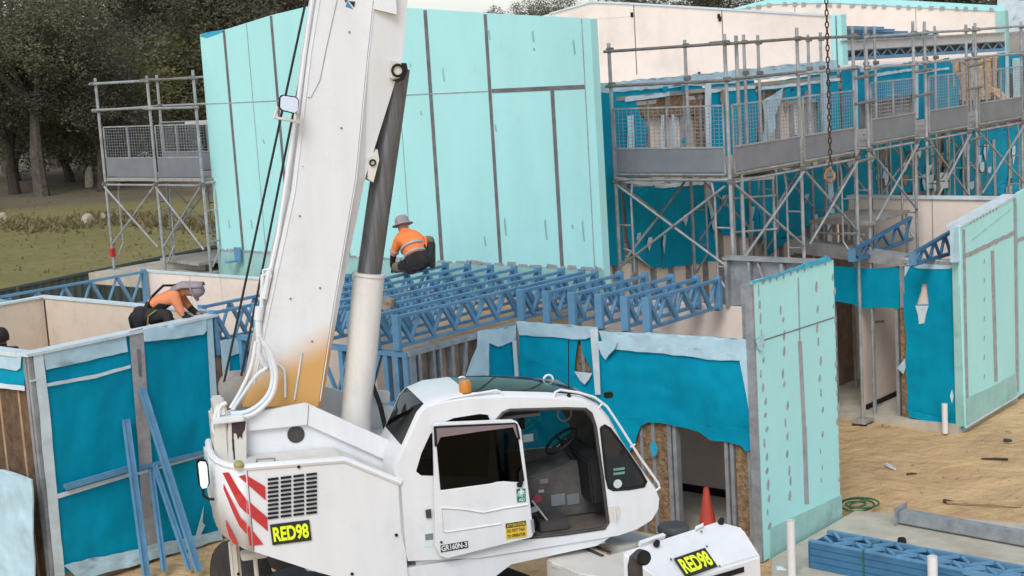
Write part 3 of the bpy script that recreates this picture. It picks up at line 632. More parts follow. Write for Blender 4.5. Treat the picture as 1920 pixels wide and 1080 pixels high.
# second bay
P2 = ('Y', 13.38)
b2 = thing('far_storey_wall', 'far bay of the teal-wrapped upper wall with grey fascia and yellow torn wool', 'wall', (30, 13.4, 0))
obj('lining_board', MB().abox(25.75, 46, YU+.1, YU+.13, .1, 5.2), 'fibre', b2)
for i in range(24):
    x = 25.9+i*.6; obj('stud', MB().abox(x-.03, x+.03, YU+.012, YU+.098, .1, 5.2), 'galv', b2)
def q2(name, m, pts, out, torn=.01, refine=.3, wr=.012, t=.004, seed=0): return patch(name, b2, m, P2, pts, out, t, torn=torn, refine=refine, wrinkle=wr, seed=seed)
q2('fascia', 'roof', [(1578, 76), (1884, 60), (1884, 77), (1578, 95)], .10, torn=0, refine=0, wr=0, t=.12)
q2('gutter', 'scaf', [(1578, 76), (1884, 60), (1884, 63), (1578, 79)], .14, torn=0, refine=0, wr=0, t=.03)
for k in range(26):
    x = 1582+k*11.6; yt = 96-(x-1578)*.057; a, b_ = (yt, yt+13) if k % 2 else (yt+13, yt)
    q2('truss_web', 'blue', [(x, a), (x+3, a), (x+13, b_), (x+10, b_)], .05, torn=0, refine=0, wr=0)
q2('truss_chord', 'blue', [(1578, 108), (1884, 90), (1884, 96), (1578, 115)], .06, torn=0, refine=0, wr=0)
q2('truss_chord', 'blue', [(1578, 95), (1884, 77), (1884, 79), (1578, 97.5)], .06, torn=0, refine=0, wr=0)
q2('truss_backing', 'dark', [(1578, 96), (1884, 78), (1884, 93), (1578, 112)], .0, torn=0, refine=0, wr=0)
for pts in [[(1612, 140), (1700, 118), (1708, 115), (1714, 178), (1650, 186), (1612, 195)], [(1714, 125), (1780, 108), (1800, 150), (1796, 228), (1718, 235)], [(1578, 130), (1612, 125), (1614, 255), (1580, 258)],
            [(1871, 100), (1888, 98), (1890, 215), (1876, 218)], [(1580, 262), (1660, 258), (1665, 360), (1640, 372), (1585, 380)], [(1668, 262), (1760, 250), (1765, 355), (1668, 365)], [(1770, 250), (1930, 235), (1930, 360), (1770, 370)],
            [(1892, 100), (1930, 96), (1930, 130), (1892, 140)]]:
    q2('wrap', 'teal', pts, .03, torn=.015, wr=.02)
for pts in [[(1614, 142), (1710, 128), (1710, 133), (1614, 148)], [(1612, 128), (1680, 118), (1672, 126), (1640, 131), (1614, 135)], [(1716, 134), (1780, 126), (1780, 130), (1716, 139)], [(1716, 118), (1722, 118), (1722, 222), (1716, 222)], [(1885, 98), (1890, 98), (1894, 214), (1886, 214)], [(1600, 130), (1607, 130), (1610, 255), (1602, 255)], [(1898, 110), (1912, 108), (1918, 212), (1902, 214)]]:
    q2('tape_strip', 'pale', pts, .05, torn=.006, wr=.01)
q2('insulation', 'wool', [(1785, 118), (1868, 106), (1872, 180), (1862, 185), (1800, 190)], -.01, torn=.03, wr=.05, t=.06)
q2('torn_wool', 'wool', [(1862, 165), (1876, 170), (1894, 192), (1893, 208), (1878, 206), (1874, 188), (1862, 176)], .09, torn=.05, refine=.15, wr=.09, t=.08)
for k in range(6): x = 1786+k*15; q2('stud_cover', 'seal', [(x, 116-k*1.5), (x+4, 116-k*1.5), (x+8, 230), (x+4, 230)], .03, torn=0, refine=0, wr=0)
for k in range(9): q2('batten', 'seal', [(1632, 182+k*7), (1706, 174+k*7), (1706, 176+k*7), (1632, 184+k*7)], .03, torn=0, refine=0, wr=0)
rnd = random.Random(31)
for k in range(46):
    x = rnd.uniform(1590, 1900); y = rnd.uniform(268, 352); a = rnd.uniform(4, 11); b_ = rnd.uniform(10, 34)
    q2('torn_flap' if k % 3 else 'shade_board_patch', ['dark', 'pale', 'teal', 'tape', 'fibre', 'pale'][k % 6], [(x, y), (x+a, y-2), (x+a*rnd.uniform(.5, 1.2), y+b_*.6), (x+a*.4, y+b_), (x-a*.2, y+b_*.5)], .045+.001*k, torn=.02, refine=.3, wr=.02, seed=k)  # dark patches paint the shade in openings, tape ones are white boards
for k in range(11): x = 1600+k*29; q2('stud_cover', 'galv', [(x, 262), (x+5, 261), (x+8, 366), (x+3, 367)], .042, torn=0, refine=0, wr=0)
for k in range(26):
    x = rnd.uniform(1180, 1560); y = rnd.uniform(150, 290) if k % 2 else rnd.uniform(350, 470); a = rnd.uniform(4, 10); b_ = rnd.uniform(10, 40)
    up('torn_flap', ['pale', 'teal', 'tape', 'fibre'][k % 4], [(x, y), (x+a, y-1), (x+a*.8, y+b_*.5), (x+a*.3, y+b_), (x-a*.3, y+b_*.5)], .07+.001*k, torn=.02, wr=.02, seed=k)
q2('board_sheet', 'pale', [(1732, 330), (1752, 326), (1752, 352), (1733, 356)], .06)
q2('board_sheet', 'tape', [(1762, 325), (1776, 323), (1778, 352), (1764, 354)], .06)
# truss stack on the far roof
stk = thing('truss_stack', 'stack of blue steel trusses lying on the far roof behind the grey fascia', 'truss stack', (29, 15, 5.6))
obj('roof_deck', MB().abox(25.8, 34.1, 13.6, 22, 5.45, 5.5), 'roof', stk)
for k in range(6): 
    a = HY(1580, 52+k*4.2, 14.2+k*.05); b_ = HY(1650+k*25 if k else 1655, 52+k*4.0+1.5, 14.2+k*.05); obj('chord', MB().bar(a, b_, .07, .07), 'blue', stk)
for k in range(7): a = HY(1590+k*28, 62+k*.6, 14.25); obj('chord', MB().bar(a, a+V((.9, .9, .0)), .06, .05), 'blue', stk)
fb = thing('far_building', 'pale far end of the building with grey roof edge at the right frame edge', 'building', (40, 14, 0))
obj('wall', MB().prism(pix(('Y', 14.2), [(1886, 62), (1960, 52), (1960, 200), (1886, 205)]), (0, .2, 0)), 'roof', fb)
obj('upper_wall', MB().prism(pix(('X', 44), [(1870, 200), (1960, 195), (1960, 4), (1870, -2)]), (.2, 0, 0)), 'tape', fb)
obj('eave', MB().prism(pix(('Y', 13.7), [(1886, 62), (1960, 54), (1960, 62), (1886, 70)]), (0, .3, 0)), 'galv', fb)
tag(patch('torn_tape', None, 'tape', ('X', 43.9), [(1899, 26), (1903, 25), (1901, 32), (1898, 33)], 0, .03), 'scrap of white tape on the pale far wall at the right', 'tape scrap')
# ------------------------------------------------------------------ right lower unit
YQ = 9.47; PQ = ('Y', YQ); XQ = 22.05; PX = ('X', XQ)
rm = thing('clad_side_wall', 'mint-green boarded wall with grey taped joints and green foot strip above the sand, at right', 'wall', (23, YQ, 0))
patch('sheathing', rm, 'mint', PQ, [(1800, 425), (1905, 367), (1910, 744), (1812, 803)], 0, .05)
obj('frame', MB().abox(22.06, 24.1, YQ+.052, YQ+.2, 0, 3.12), 'galv', rm)
patch('base_strip', rm, 'mint2', PQ, [(1812, 748), (1830, 739), (1850, 731), (1868, 722), (1905, 700), (1908, 743), (1812, 801)], .012, torn=.008)
patch('foot_trim', rm, 'tape', PQ, [(1812, 799), (1908, 742), (1908, 745), (1812, 803)], .02)
for wd, a, b_ in [(5, (1807, 430), (1815, 800)), (5, (1903, 372), (1908, 735)), (6, (1861, 470), (1868, 715))]:
    patch('sealant', rm, 'seal', PQ, [(a[0]-wd/2, a[1]), (a[0]+wd/2, a[1]), (b_[0]+wd/2, b_[1]), (b_[0]-wd/2, b_[1])], .007, torn=.012)
patch('sealant', rm, 'seal', PQ, [(1809, 477), (1902, 433), (1902, 440), (1809, 485)], .0075, torn=.012)
patch('sealant', rm, 'mint2', PQ, [(1822, 450), (1898, 390), (1898, 391), (1822, 451.5)], .006, torn=.01)
mb = MB()
for i in range(16):
    x, y = (1820+i*6, 416-i*3.3) if i < 9 else (1845, 490+(i-9)*36)
    p = HY(x, y, YQ); mb.prism([pl(PQ, p.x-.02, p.z-.04, .006), pl(PQ, p.x+.012, p.z-.03, .006), pl(PQ, p.x+.025, p.z+.03, .006), pl(PQ, p.x, p.z+.045, .006)], offv(PQ, .003))
obj('sealant_patch', mb, 'seal', rm)
obj('top_cap', MB().prism([p+V((0, -.02, 0)) for p in pix(PQ, [(1800, 422), (1905, 364), (1905, 368), (1800, 426)])], (0, .24, 0)), 'tape', rm)
obj('end_post', MB().prism(pix(('Y', YQ+.02), [(1788, 428), (1801, 422), (1803, 440), (1799, 447), (1799, 492), (1789, 492)]), (0, .06, 0)), 'pale', rm); obj('edge_stud', MB().prism(pix(('Y', YQ+.03), [(1799, 492), (1806, 492), (1812, 800), (1806, 800)]), (0, .12, 0)), 'mint2', rm)
rm2 = thing('clad_side_wall', 'next mint-green wall board cut by the right frame edge', 'wall', (25, YQ, 0))
patch('sheathing', rm2, 'mint', PQ, [(1909, 362), (1990, 318), (1990, 690), (1912, 742)], -.02, .05)
patch('sealant', rm2, 'seal', PQ, [(1909, 448), (1990, 405), (1990, 412), (1909, 455)], -.014, torn=.01)
rt = thing('entry_wall', 'right entry wall with a long teal wrap sheet torn to show a bottle-shaped hole', 'wall', (XQ, 11, 0))
obj('backing', MB().abox(XQ+.02, XQ+.1, 9.52, 10.45, .07, 2.55), 'peach', rt)
obj('insulation', MB().abox(XQ+.0, XQ+.09, 10.46, 10.56, .07, 2.0), 'insul', rt)
for y, wd in [(10.62, .05), (10.44, .03), (11.75, .07), (12.2, .06)]: obj('stud', MB().abox(XQ-.005, XQ+.09, y-wd/2, y+wd/2, .07, 2.5), 'galv', rt)
patch_h('wrap', rt, 'teal', PX, [(1693, 492), (1800, 498), (1803, 600), (1813, 804), (1795, 800), (1770, 793), (1705, 780), (1700, 765), (1700, 640), (1693, 560)], [[(1728, 532), (1737, 531), (1741, 572), (1717, 572), (1727, 547)]], .03, .004, refine=.16, wrinkle=.022, torn=.003)
patch('torn_flap', rt, 'tape', PX, [(1716, 573), (1741, 573), (1736, 590), (1733, 606), (1723, 608), (1721, 590)], .05, torn=.003)
patch('torn_flap', rt, 'tape', PX, [(1781, 742), (1785, 730), (1788, 742), (1785, 757)], .05, torn=.002)
patch('wrap', rt, 'teal', PX, [(1560, 500), (1685, 503), (1686, 578), (1650, 577), (1618, 577), (1600, 570), (1560, 565)], .02, .004, refine=.16, wrinkle=.02, torn=.004)
patch('top_flap', rt, 'pale', PX, [(1697, 486), (1797, 487), (1799, 497), (1780, 504), (1720, 503), (1699, 497)], .05, .03, torn=.004, refine=.12, wrinkle=.02)
patch('torn_flap', rt, 'pale', PX, [(1696, 498), (1706, 500), (1696, 520)], .045, torn=.002)
patch('torn_flap', rt, 'pale', PX, [(1682, 690), (1697, 672), (1698, 690), (1694, 702)], .07, torn=.003)
patch('wrap_skirt', rt, 'teal', PX, [(1702, 768), (1709, 764), (1712, 772), (1770, 785), (1805, 795), (1811, 805), (1795, 803), (1706, 783)], .07, torn=.006, refine=.1, wrinkle=.02)
patch('tape_strip', rt, 'galv', PX, [(1686, 502), (1694, 501), (1697, 577), (1688, 577)], .03)
obj('lintel', MB().prism(pix(PX, [(1480, 448), (1520, 453), (1697, 480), (1697, 500), (1560, 484), (1480, 472)], .05), (.25, 0, 0)), 'scaf', rt)
obj('top_plate', MB().abox(XQ-.06, XQ+.2, 9.6, 10.5, 2.58, 2.63), 'plank', rt)
rb = thing('unit_back_wall', 'beige lined back wall of the right unit, blue trusses leaning up to it', 'wall', (24.3, 11, 0))
obj('lining', MB().abox(24.3, 24.4, 9.53, 12.56, .07, 3.33), 'peach', rb)
obj('cap', MB().abox(24.26, 24.44, 9.53, 12.58, 3.332, 3.38), 'tape', rb)
for y in (12.1, 11.0): obj('board_joint', MB().abox(24.296, 24.299, y-.006, y+.006, .07, 3.33), 'joint', rb)
obj('side_lining', MB().abox(22.2, 24.29, 11.3, 11.34, .07, 2.45), 'peach', rb)
obj('skirting', MB().abox(22.25, 24.28, 11.27, 11.297, .07, .15), 'black', rb)
obj('lower_frame', MB().abox(22.1, 24.2, 12.5, 12.55, .07, 2.6), 'fibre', rb)
for i, (a, b_, y, lb) in enumerate([((1597, 470), (1708, 408), 11.05, 'sloping blue truss under the grey plank deck in the right unit'), ((1711, 476), (1791, 430), 9.95, 'sloping blue truss close behind the mint side wall end post')]):
    p, q = HY(*a, y), HY(*b_, y); t = thing('roof_truss', lb, 'truss', p-V((0, 0, .3)), 'blue trusses of the right unit')
    dz = V((0, 0, -.17)); dz2 = V((0, 0, -.36))
    obj('top_chord', MB().bar(p, q, .06, .05), 'blued', t); obj('bottom_chord', MB().bar(p+dz, q+dz2, .06, .05), 'blued', t)  # darker blue paints in the shade of the plank deck
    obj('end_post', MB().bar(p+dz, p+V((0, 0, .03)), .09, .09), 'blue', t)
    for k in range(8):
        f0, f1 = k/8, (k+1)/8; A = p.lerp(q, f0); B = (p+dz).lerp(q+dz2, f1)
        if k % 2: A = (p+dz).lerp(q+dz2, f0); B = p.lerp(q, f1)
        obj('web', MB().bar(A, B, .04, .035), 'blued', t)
dk = thing('trestle_deck', 'grey plank trestle deck standing inside the right unit under the scaffold', 'work deck', (23, 11.9, 0))
zD = 3.2; dp = [HZ(1517, 413, zD), HZ(1595, 393, zD), HZ(1706, 393, zD), HZ(1632, 418, zD)]
obj('planks', MB().prism(dp, (0, 0, -.05)), 'plank', dk, bevel=.006)
for p in dp: 
    c = sum(dp, V((0, 0, 0)))/4; p = p.lerp(c, .07); obj('leg', MB().tube((p.x, p.y, .07), (p.x, p.y, zD-.05), .024), 'scaf', dk)
obj('rail', MB().tube(dp[0].lerp(dp[3], .1)-V((0, 0, .2)), dp[3].lerp(dp[0], .1)-V((0, 0, .2)), .02), 'scaf', dk)
# acrow prop in the doorway
pr = thing('steel_prop', 'steel prop standing on the slab inside the right entry doorway', 'prop', (22.4, 10.9, .07))
pp = HX(1640, 740, 22.6); obj('outer_tube', MB().tube((22.6, pp.y, .08), (22.6, pp.y, 1.55), .03), 'coup', pr); obj('inner_tube', MB().tube((22.6, pp.y, 1.55), (22.6, pp.y, 2.5), .02), 'scaf', pr)
obj('base_plate', MB().abox(22.5, 22.7, pp.y-.1, pp.y+.1, .07, .08), 'scaf', pr); obj('handle', MB().tube((22.6, pp.y-.2, 1.5), (22.6, pp.y+.2, 1.45), .018), 'coup', pr)
# ------------------------------------------------------------------ scaffolds
def scaffold(root, frames, y0, y1, zb, zd, zt, bays, along='X', ends=(), braces=True, closed=True):
    """frames: positions of the end frames along the run; y0/y1 the two rows of standards; bays: pairs carrying deck, toe board and mesh"""
    def P(a, c, z): return V((a, c, z)) if along == 'X' else V((c, a, z))
    for f in frames:
        for c in (y0, y1):
            obj('standard', MB().tube(P(f, c, zb), P(f, c, zt+random.uniform(-.06, .06)), .027, 8), 'scaf', root)
            obj('base_plate', MB().prism([P(f-.075, c-.075, zb), P(f+.075, c-.075, zb), P(f+.075, c+.075, zb), P(f-.075, c+.075, zb)], (0, 0, .012)), 'galv', root)
        sg = 1 if y1 > y0 else -1; lo = max(zb+.15, zd-1.75)
        for c, s in ((y0, sg), (y1, -sg)):
            m = MB().path([P(f, c+s*.04, lo), P(f, c+s*.26, lo+.32), P(f, c+s*.26, zd-.35), P(f, c+s*.30, zd-.12)], .017, 6)
            for z in (lo+.45, lo+1.0): m.tube(P(f, c, z), P(f, c+s*.26, z), .014, 6)
            obj('ladder_frame', m, 'scaf', root)
        obj('transom', MB().tube(P(f, y0, zd-.08), P(f, y1, zd-.08), .022), 'scaf', root)
        for c in (y0, y1):
            for z in (zd-.1, zt-.14, zt-.64):
                obj('coupler', MB().abox(*( [f-.04, f+.04, c-.07, c+.035] if along == 'X' else [c-.07, c+.035, f-.04, f+.04]), z-.035, z+.035), 'coup', root, bevel=.012)
    for a, b_ in bays:
        n = 5; wdt = (y1-y0)
        for k in range(n):
            c0 = y0+wdt*(k+.03)/n; c1 = y0+wdt*(k+.97)/n
            obj('plank', MB().prism([P(a, c0, zd), P(b_, c0, zd), P(b_, c1, zd), P(a, c1, zd)], (0, 0, -.05)), 'plank', root)
        guard(root, P(a+.03, y0, 0), P(b_-.03, y0, 0), zd, zt)
        m = abs(b_-a)
        for c in (y0, y1):
            obj('ledger', MB().tube(P(a, c, zd-.12), P(b_, c, zd-.12), .02), 'scaf', root)
            if braces:
                obj('brace', MB().tube(P(a+.02, c-.032, zd-.15), P(b_-.02, c-.032, zd-1.25), .019), 'scaf', root)
                obj('brace', MB().tube(P(a+.02, c-.072, zd-1.25), P(b_-.02, c-.072, zd-.15), .019), 'scaf', root)
    for z in (zt-.14, zt-.64):
        A, B = min(min(p) for p in bays), max(max(p) for p in bays)
        cuts = sorted(set(frames))
        for a, b_ in zip(cuts[:-1], cuts[1:]): obj('guard_rail', MB().tube(P(a-.12, y0-.05, z+random.uniform(-.02, .02)), P(b_+.12, y0-.05, z+random.uniform(-.02, .02)), .022), 'coup' if random.random() < .5 else 'scaf', root)
def guard(root, a, b, zd, zt):
    """toe board and framed wire mesh between two ground points"""
    d = (b-a).normalized(); nrm = V((d.y, -d.x, 0))*.03; L_ = (b-a).length
    A = a+nrm; 
    def q(s, z): return A+d*s+V((0, 0, z))
    obj('toe_board', MB().prism([q(0, zd+.03), q(L_, zd+.03), q(L_, zd+.36), q(0, zd+.36)], -nrm*.5), 'toe', root)
    m = MB()
    for p, r in [((0, zd+.0), (L_, zd+.0)), ((0, zd+.375), (L_, zd+.375)), ((0, zd+.95), (L_, zd+.95)), ((0, zd), (0, zd+.95)), ((L_, zd), (L_, zd+.95)), ((L_*.5, zd+.38), (L_*.5, zd+.95))]:
        m.bar(q(*p), q(*r), .022, .022, up=(nrm.normalized()))
    obj('panel_frame', m, 'scaf', root)
    m = MB(); k = int(L_/.075)
    for i in range(1, k): m.bar(q(L_*i/k, zd+.38), q(L_*i/k, zd+.95), .0055, .0055, up=nrm)
    for i in range(1, 11): m.bar(q(0, zd+.38+i*.052), q(L_, zd+.38+i*.052), .0055, .0055, up=nrm)
    obj('wire_mesh', m, 'mesh', root)
sc = thing('scaffold', 'long grey tube scaffold with mesh guards and toe boards along the upper teal wall', 'scaffold', (22, 12, 0))
scaffold(sc, [18.0, 20.0, 21.75], 11.1, 13.05, 0, 4.36, 6.30, [(18.05, 19.97), (20.03, 21.7)])
guard(sc, V((18.0, 13.0, 0)), V((18.0, 11.15, 0)), 4.36, 6.3)
for z in (6.14, 5.64): obj('guard_rail', MB().tube((17.97, 13.12, z), (17.97, 11.0, z+.01), .022), 'coup', sc)
obj('guard_rail', MB().tube((18.9, 11.9, 6.17), (17.9, 11.0, 6.17), .022), 'coup', sc); 
obj('brace', MB().tube((17.97, 13.0, 4.2), (17.97, 11.15, 3.05), .018), 'scaf', sc); obj('brace', MB().tube((17.94, 13.0, 3.0), (17.94, 11.15, 4.2), .018), 'scaf', sc)
sc2 = thing('scaffold', 'further grey tube scaffold run, doubled standards, reaching the right frame edge', 'scaffold', (26, 12, 0))
scaffold(sc2, [22.2, 23.9, 24.35, 26.05, 26.45, 28.6, 29.1, 31], 11.1, 13.05, 0, 4.45, 6.28, [(22.22, 23.88), (24.37, 26.03), (26.47, 28.58), (29.12, 30.98)])
tg = MB()
for x in (18.3,): tg.tube((x, 11.1, 0), (x, 11.1, 6.25), .027)
obj('standard', tg, 'scaf', sc)
# link tubes between the doubled standards
for X0, X1 in ((21.75, 22.2), (23.9, 24.35), (26.05, 26.45)):
    for z in (4.2, 5.1, 5.5): obj('link_tube', MB().tube((X0-.1, 11.03, z), (X1+.12, 11.03, z+.02), .024), 'coup', sc2)
lp = [HZ(1370, 318, 4.25), HZ(1450, 320, 4.25), HZ(1520, 318, 4.25)]
tr = thing('stair_trestle', 'small plank landing on thin legs leaning against the front scaffold corner', 'trestle', (18.9, 10.6, 0))
tq = [V((18.15, 10.95, 4.2)), V((19.0, 10.95, 4.2)), V((19.0, 10.2, 4.2)), V((18.15, 10.2, 4.2))]
tq = [HZ(1366, 322, 4.2), HZ(1452, 318, 4.2), HZ(1452, 328, 4.2), HZ(1370, 334, 4.2)]
obj('planks', MB().prism(tq, (0, 0, -.06)), 'tape', tr)
for p in tq: 
    c = sum(tq, V())/4; p = p.lerp(c, .08); obj('leg', MB().tube((p.x, p.y, 0), (p.x, p.y, 4.16), .02), 'scaf', tr)
for z in (3.4, 3.9): obj('rung', MB().tube((tq[2].x, tq[2].y, z), (tq[3].x, tq[3].y, z), .016).tube((tq[1].x, tq[1].y, z), (tq[2].x, tq[2].y, z), .016), 'scaf', tr)
# left scaffold by the tall wall
ls = thing('scaffold', 'two-bay tube scaffold tower standing left of the tall mint wall before the trees', 'scaffold', (17.6, 22.6, 2.66))
scaffold(ls, [21.15, 22.45, 24.0], 16.9, 18.3, 2.66, 4.38, 6.28, [(21.18, 22.42), (22.48, 23.97)], along='Y')
obj('red_tag', MB().abox(16.86, 16.94, 23.96, 24.04, 2.9, 3.06), 'red', ls)
for z in (6.14, 5.64): obj('guard_rail', MB().tube((18.35, 21.0, z), (18.35, 24.1, z), .022), 'scaf', ls); obj('guard_rail', MB().tube((16.8, 24.05, z), (18.4, 24.05, z), .022), 'scaf', ls)
guard(ls, V((18.3, 24.0, 0)), V((18.3, 21.2, 0)), 4.38, 6.3)
# ------------------------------------------------------------------ fence
fn = thing('boundary_fence', 'dark green corrugated steel fence between the site and the field', 'fence', (20, 30, 0))
A, B = V((9, 28.2, 0)), V((30, 32.03, 0)); d = (B-A).normalized(); nr = V((-d.y, d.x, 0)); n = int((B-A).length/.12); m = MB()
for i in range(n):
    p, q = A+d*i*.12, A+d*(i+1)*.12; o = nr*(.02 if i % 2 else -.02); o2 = nr*(-.02 if i % 2 else .02)
    m.prism([p+o, q+o2, q+o2+V((0, 0, 1.76)), p+o+V((0, 0, 1.76))], nr*.004)
obj('sheet', m, 'fence', fn)
obj('rail', MB().bar(A+V((0, 0, 1.79)), B+V((0, 0, 1.79)), .07, .06).bar(A+V((0, 0, .05)), B+V((0, 0, .05)), .07, .06), 'fence', fn)
for i in range(9): p = A+d*i*2.4-nr*.05; obj('post', MB().bar(p, p+V((0, 0, 1.82)), .06, .06), 'fence', fn)
# ------------------------------------------------------------------ crane
HD = math.radians(-35); CE = V((math.cos(HD), math.sin(HD), 0)); CN = V((math.sin(HD), -math.cos(HD), 0))
def K(s, q, z): return CE*s-CN*(-1)*(-14-q)*1.0+V((0, 0, z))
def K(s, q, z): return CE*s+CN*(-14-q)+V((0, 0, z))
def kp(x, y, q=0): 
    p = hit(x, y, CN*(-14-q), CN); return p.dot(CE), p.z
QD = -CN   # away from the viewer's side
cr = thing('mobile_crane', 'white mobile crane with raised boom, open cab door and red chevrons', 'crane', K(2.6, 1.1, 0))
def side(name, pts, q, t, m, parent=None, holes=(), bevel=0, px=True):
    P = [K(*(lambda a: (a[0], q, a[1]))(kp(x, y, q) if px else (x, y))) for x, y in pts]
    H = [[K(*(lambda a: (a[0], q, a[1]))(kp(x, y, q) if px else (x, y))) for x, y in h] for h in holes]
    return obj(name, MB().prism(P, QD*t, H), m, parent or cr, bevel=bevel)
# engine cover with rounded tail
mb = MB()
prof = [(2.5, 0, 2.13, 1.02), (1.98, 0, 2.43, 1.22), (1.62, 0, 2.46, 1.38), (1.05, 0, 2.475, 1.665), (.97, .02, 2.48, 1.70), (.88, .09, 2.49, 1.76), (.80, .19, 2.51, 1.81), (.757, .33, 2.53, 1.87), (.745, .55, 2.55, 1.9), (.76, .95, 2.55, 1.9)]
n = len(prof); o = 0
for s, q, zt, zb in prof[3:]: mb.v += [K(s, q, zt), K(s, q, zb)]
obj('cover_side', MB().prism([K(s, 0, zt) for s, q, zt, zb in prof[:4]]+[K(s, 0, zb) for s, q, zt, zb in prof[3::-1]], QD*.03), 'white', cr)
for i in range(n-4): mb.f.append([2*i, 2*i+2, 2*i+3, 2*i+1]); mb.mi.append(0)
tail = obj('engine_cover', mb, 'white', cr, smooth=True)
md = tail.modifiers.new('thick', 'SOLIDIFY'); md.thickness = .03; md.offset = 0
top = MB()
for (s0, z0), (s1, z1) in [((1.0, 2.455), (1.96, 2.425)), ((1.96, 2.425), (2.5, 2.11)), ((.82, 2.458), (1.0, 2.4552))]: top.box(K(s0, .02 if s0 > .9 else .2, z0), K(s1, 0, z1)-K(s0, 0, z0), QD*(.56 if s0 > .9 else .38), (0, 0, -.03))
obj('cover_top', top, 'white2', cr)
rim = MB().path([K(2.5, .01, 2.14), K(1.97, .01, 2.44), K(1.05, .01, 2.485), K(.97, .03, 2.49), K(.885, .10, 2.50), K(.81, .20, 2.52), K(.77, .34, 2.54), K(.755, .55, 2.56), K(.77, .9, 2.56)], .035, 8)
obj('cover_rim', rim, 'white', cr, smooth=True)
obj('seam', MB().prism([K(1.047, -.003, 1.68), K(1.055, -.003, 1.68), K(1.055, -.003, 2.46), K(1.047, -.003, 2.46)], CN*.003), 'joint', cr)
# vent slots
m = MB()
for r in range(10):
    for c in range(4):
        x0, y0 = kp(502+c*24, 901-c*3.0+r*8.0-(0), 0); x1, y1 = kp(502+c*24+20, 901-c*3.0-2.6+r*8.0, 0)
        m.prism([K(x0, -.012, y0), K(x1, -.012, y1), K(x1, -.012, y1+.023), K(x0, -.012, y0+.023)], CN*.004)
obj('vent_slots', m, 'black', cr)
# chevrons: on the flat side and wrapped on the rounded tail
def chev(pts): return side('warning_stripe', pts, -.012, .004, 'red')
chev([(447, 893), (460, 890), (497, 912), (498, 938), (463, 907)])
chev([(464, 938), (501, 970), (502, 996), (464, 963)])
chev([(464, 995), (466, 985), (494, 1021), (468, 1023)])
def tailpt(x, y):
    """point on the rounded tail seen at photo point x,y (found by marching the curved cover)"""
    best = None
    for i in range(3, n-2):
        s0, q0 = prof[i][:2]; s1, q1 = prof[i+1][:2]; a = K(s0, q0, 0); b_ = K(s1, q1, 0); t = (b_-a).normalized(); nr = V((t.y, -t.x, 0))
        p = hit(x, y, a, nr); f = (p-a).dot(t)/(b_-a).length
        if -.15 <= f <= 1.15:
            d = abs(f-.5)
            if best is None or d < best[0]: best = (d, p, nr if nr.dot(EYE-p) > 0 else -nr)
    if best is None: p = hit(x, y, CN*-14, CN); return p+CN*.012
    return best[1]+best[2]*.028
for L0, L1 in [([(421, 885), (440, 925), (452, 948), (463, 961)], [(432, 884), (448, 912), (456, 926), (463, 936)]), ([(423, 915), (440, 960), (452, 985), (463, 1000)], [(423, 905), (442, 945), (453, 968), (463, 980)]), ([(428, 985), (434, 1005), (440, 1016), (446, 1020)], [(427, 972), (436, 990), (444, 1008), (450, 1019)])]:
    m = MB(); 
    for a, b_ in zip(L0, L1): m.v += [tailpt(*a), tailpt(*b_)]
    for i in range(len(L0)-1): m.f.append([2*i, 2*i+1, 2*i+3, 2*i+2]); m.mi.append(0)
    obj('warning_stripe', m, 'red', cr)
# registration-style sign on the side
def sign(p0, px_, py_, parent, txt, fills, bg_, fg, mar=.10, bold=.02):
    """flat sign: corner p0 (lower left), edge vectors; returns the plate"""
    nrm = px_.cross(py_).normalized()
    s = obj('sign', MB().prism([p0, p0+px_, p0+px_+py_, p0+py_], -nrm*.004), bg_, parent)
    for t, fx, fy, fw_, fh in fills: obj('lettering', text_mb(t, p0+px_*fx+py_*fy+nrm*.002, px_.normalized(), py_.normalized(), py_.length*fh, px_.length*fw_, .002, bold), fg, s)
    return s
s0, z0 = kp(511, 1022.5, -.016); s1, z1 = kp(584.5, 1013, -.016); s3, z3 = kp(505, 984, -.016)
p0 = K(s0, -.016, z0); sign(p0, K(s1, -.016, z1)-p0, K(s3+.005, -.016, z3)-p0, cr, 'RED98', [('RED98', .05, .14, .90, .72)], 'signblack', 'signyel', bold=.035)
for x, y in [(743, 1003), (447, 1076), (660, 1076), (560, 875)]: a = kp(x, y, -.01); obj('bolt', MB().lathe(K(a[0], -.01, a[1]), [(.016, 0), (.016, .01)], CN, 8), 'black', cr)
m = MB()
for x0, y0, x1, y1 in [(481, 866, 481, 861), (481, 861, 515, 859), (515, 859, 515, 865)]: m.tube(HZ(x0, y0, 2.46), HZ(x1, y1, 2.46), .006, 6)
obj('lift_handle', m, 'coup', cr)
a = HZ(448, 876, 2.5); obj('filler_cap', MB().lathe(a, [(.045, 0), (.05, .03), (.03, .06)], (0, 0, 1), 10), mat('mossy_cap', (.36, .36, .14), .7), cr)
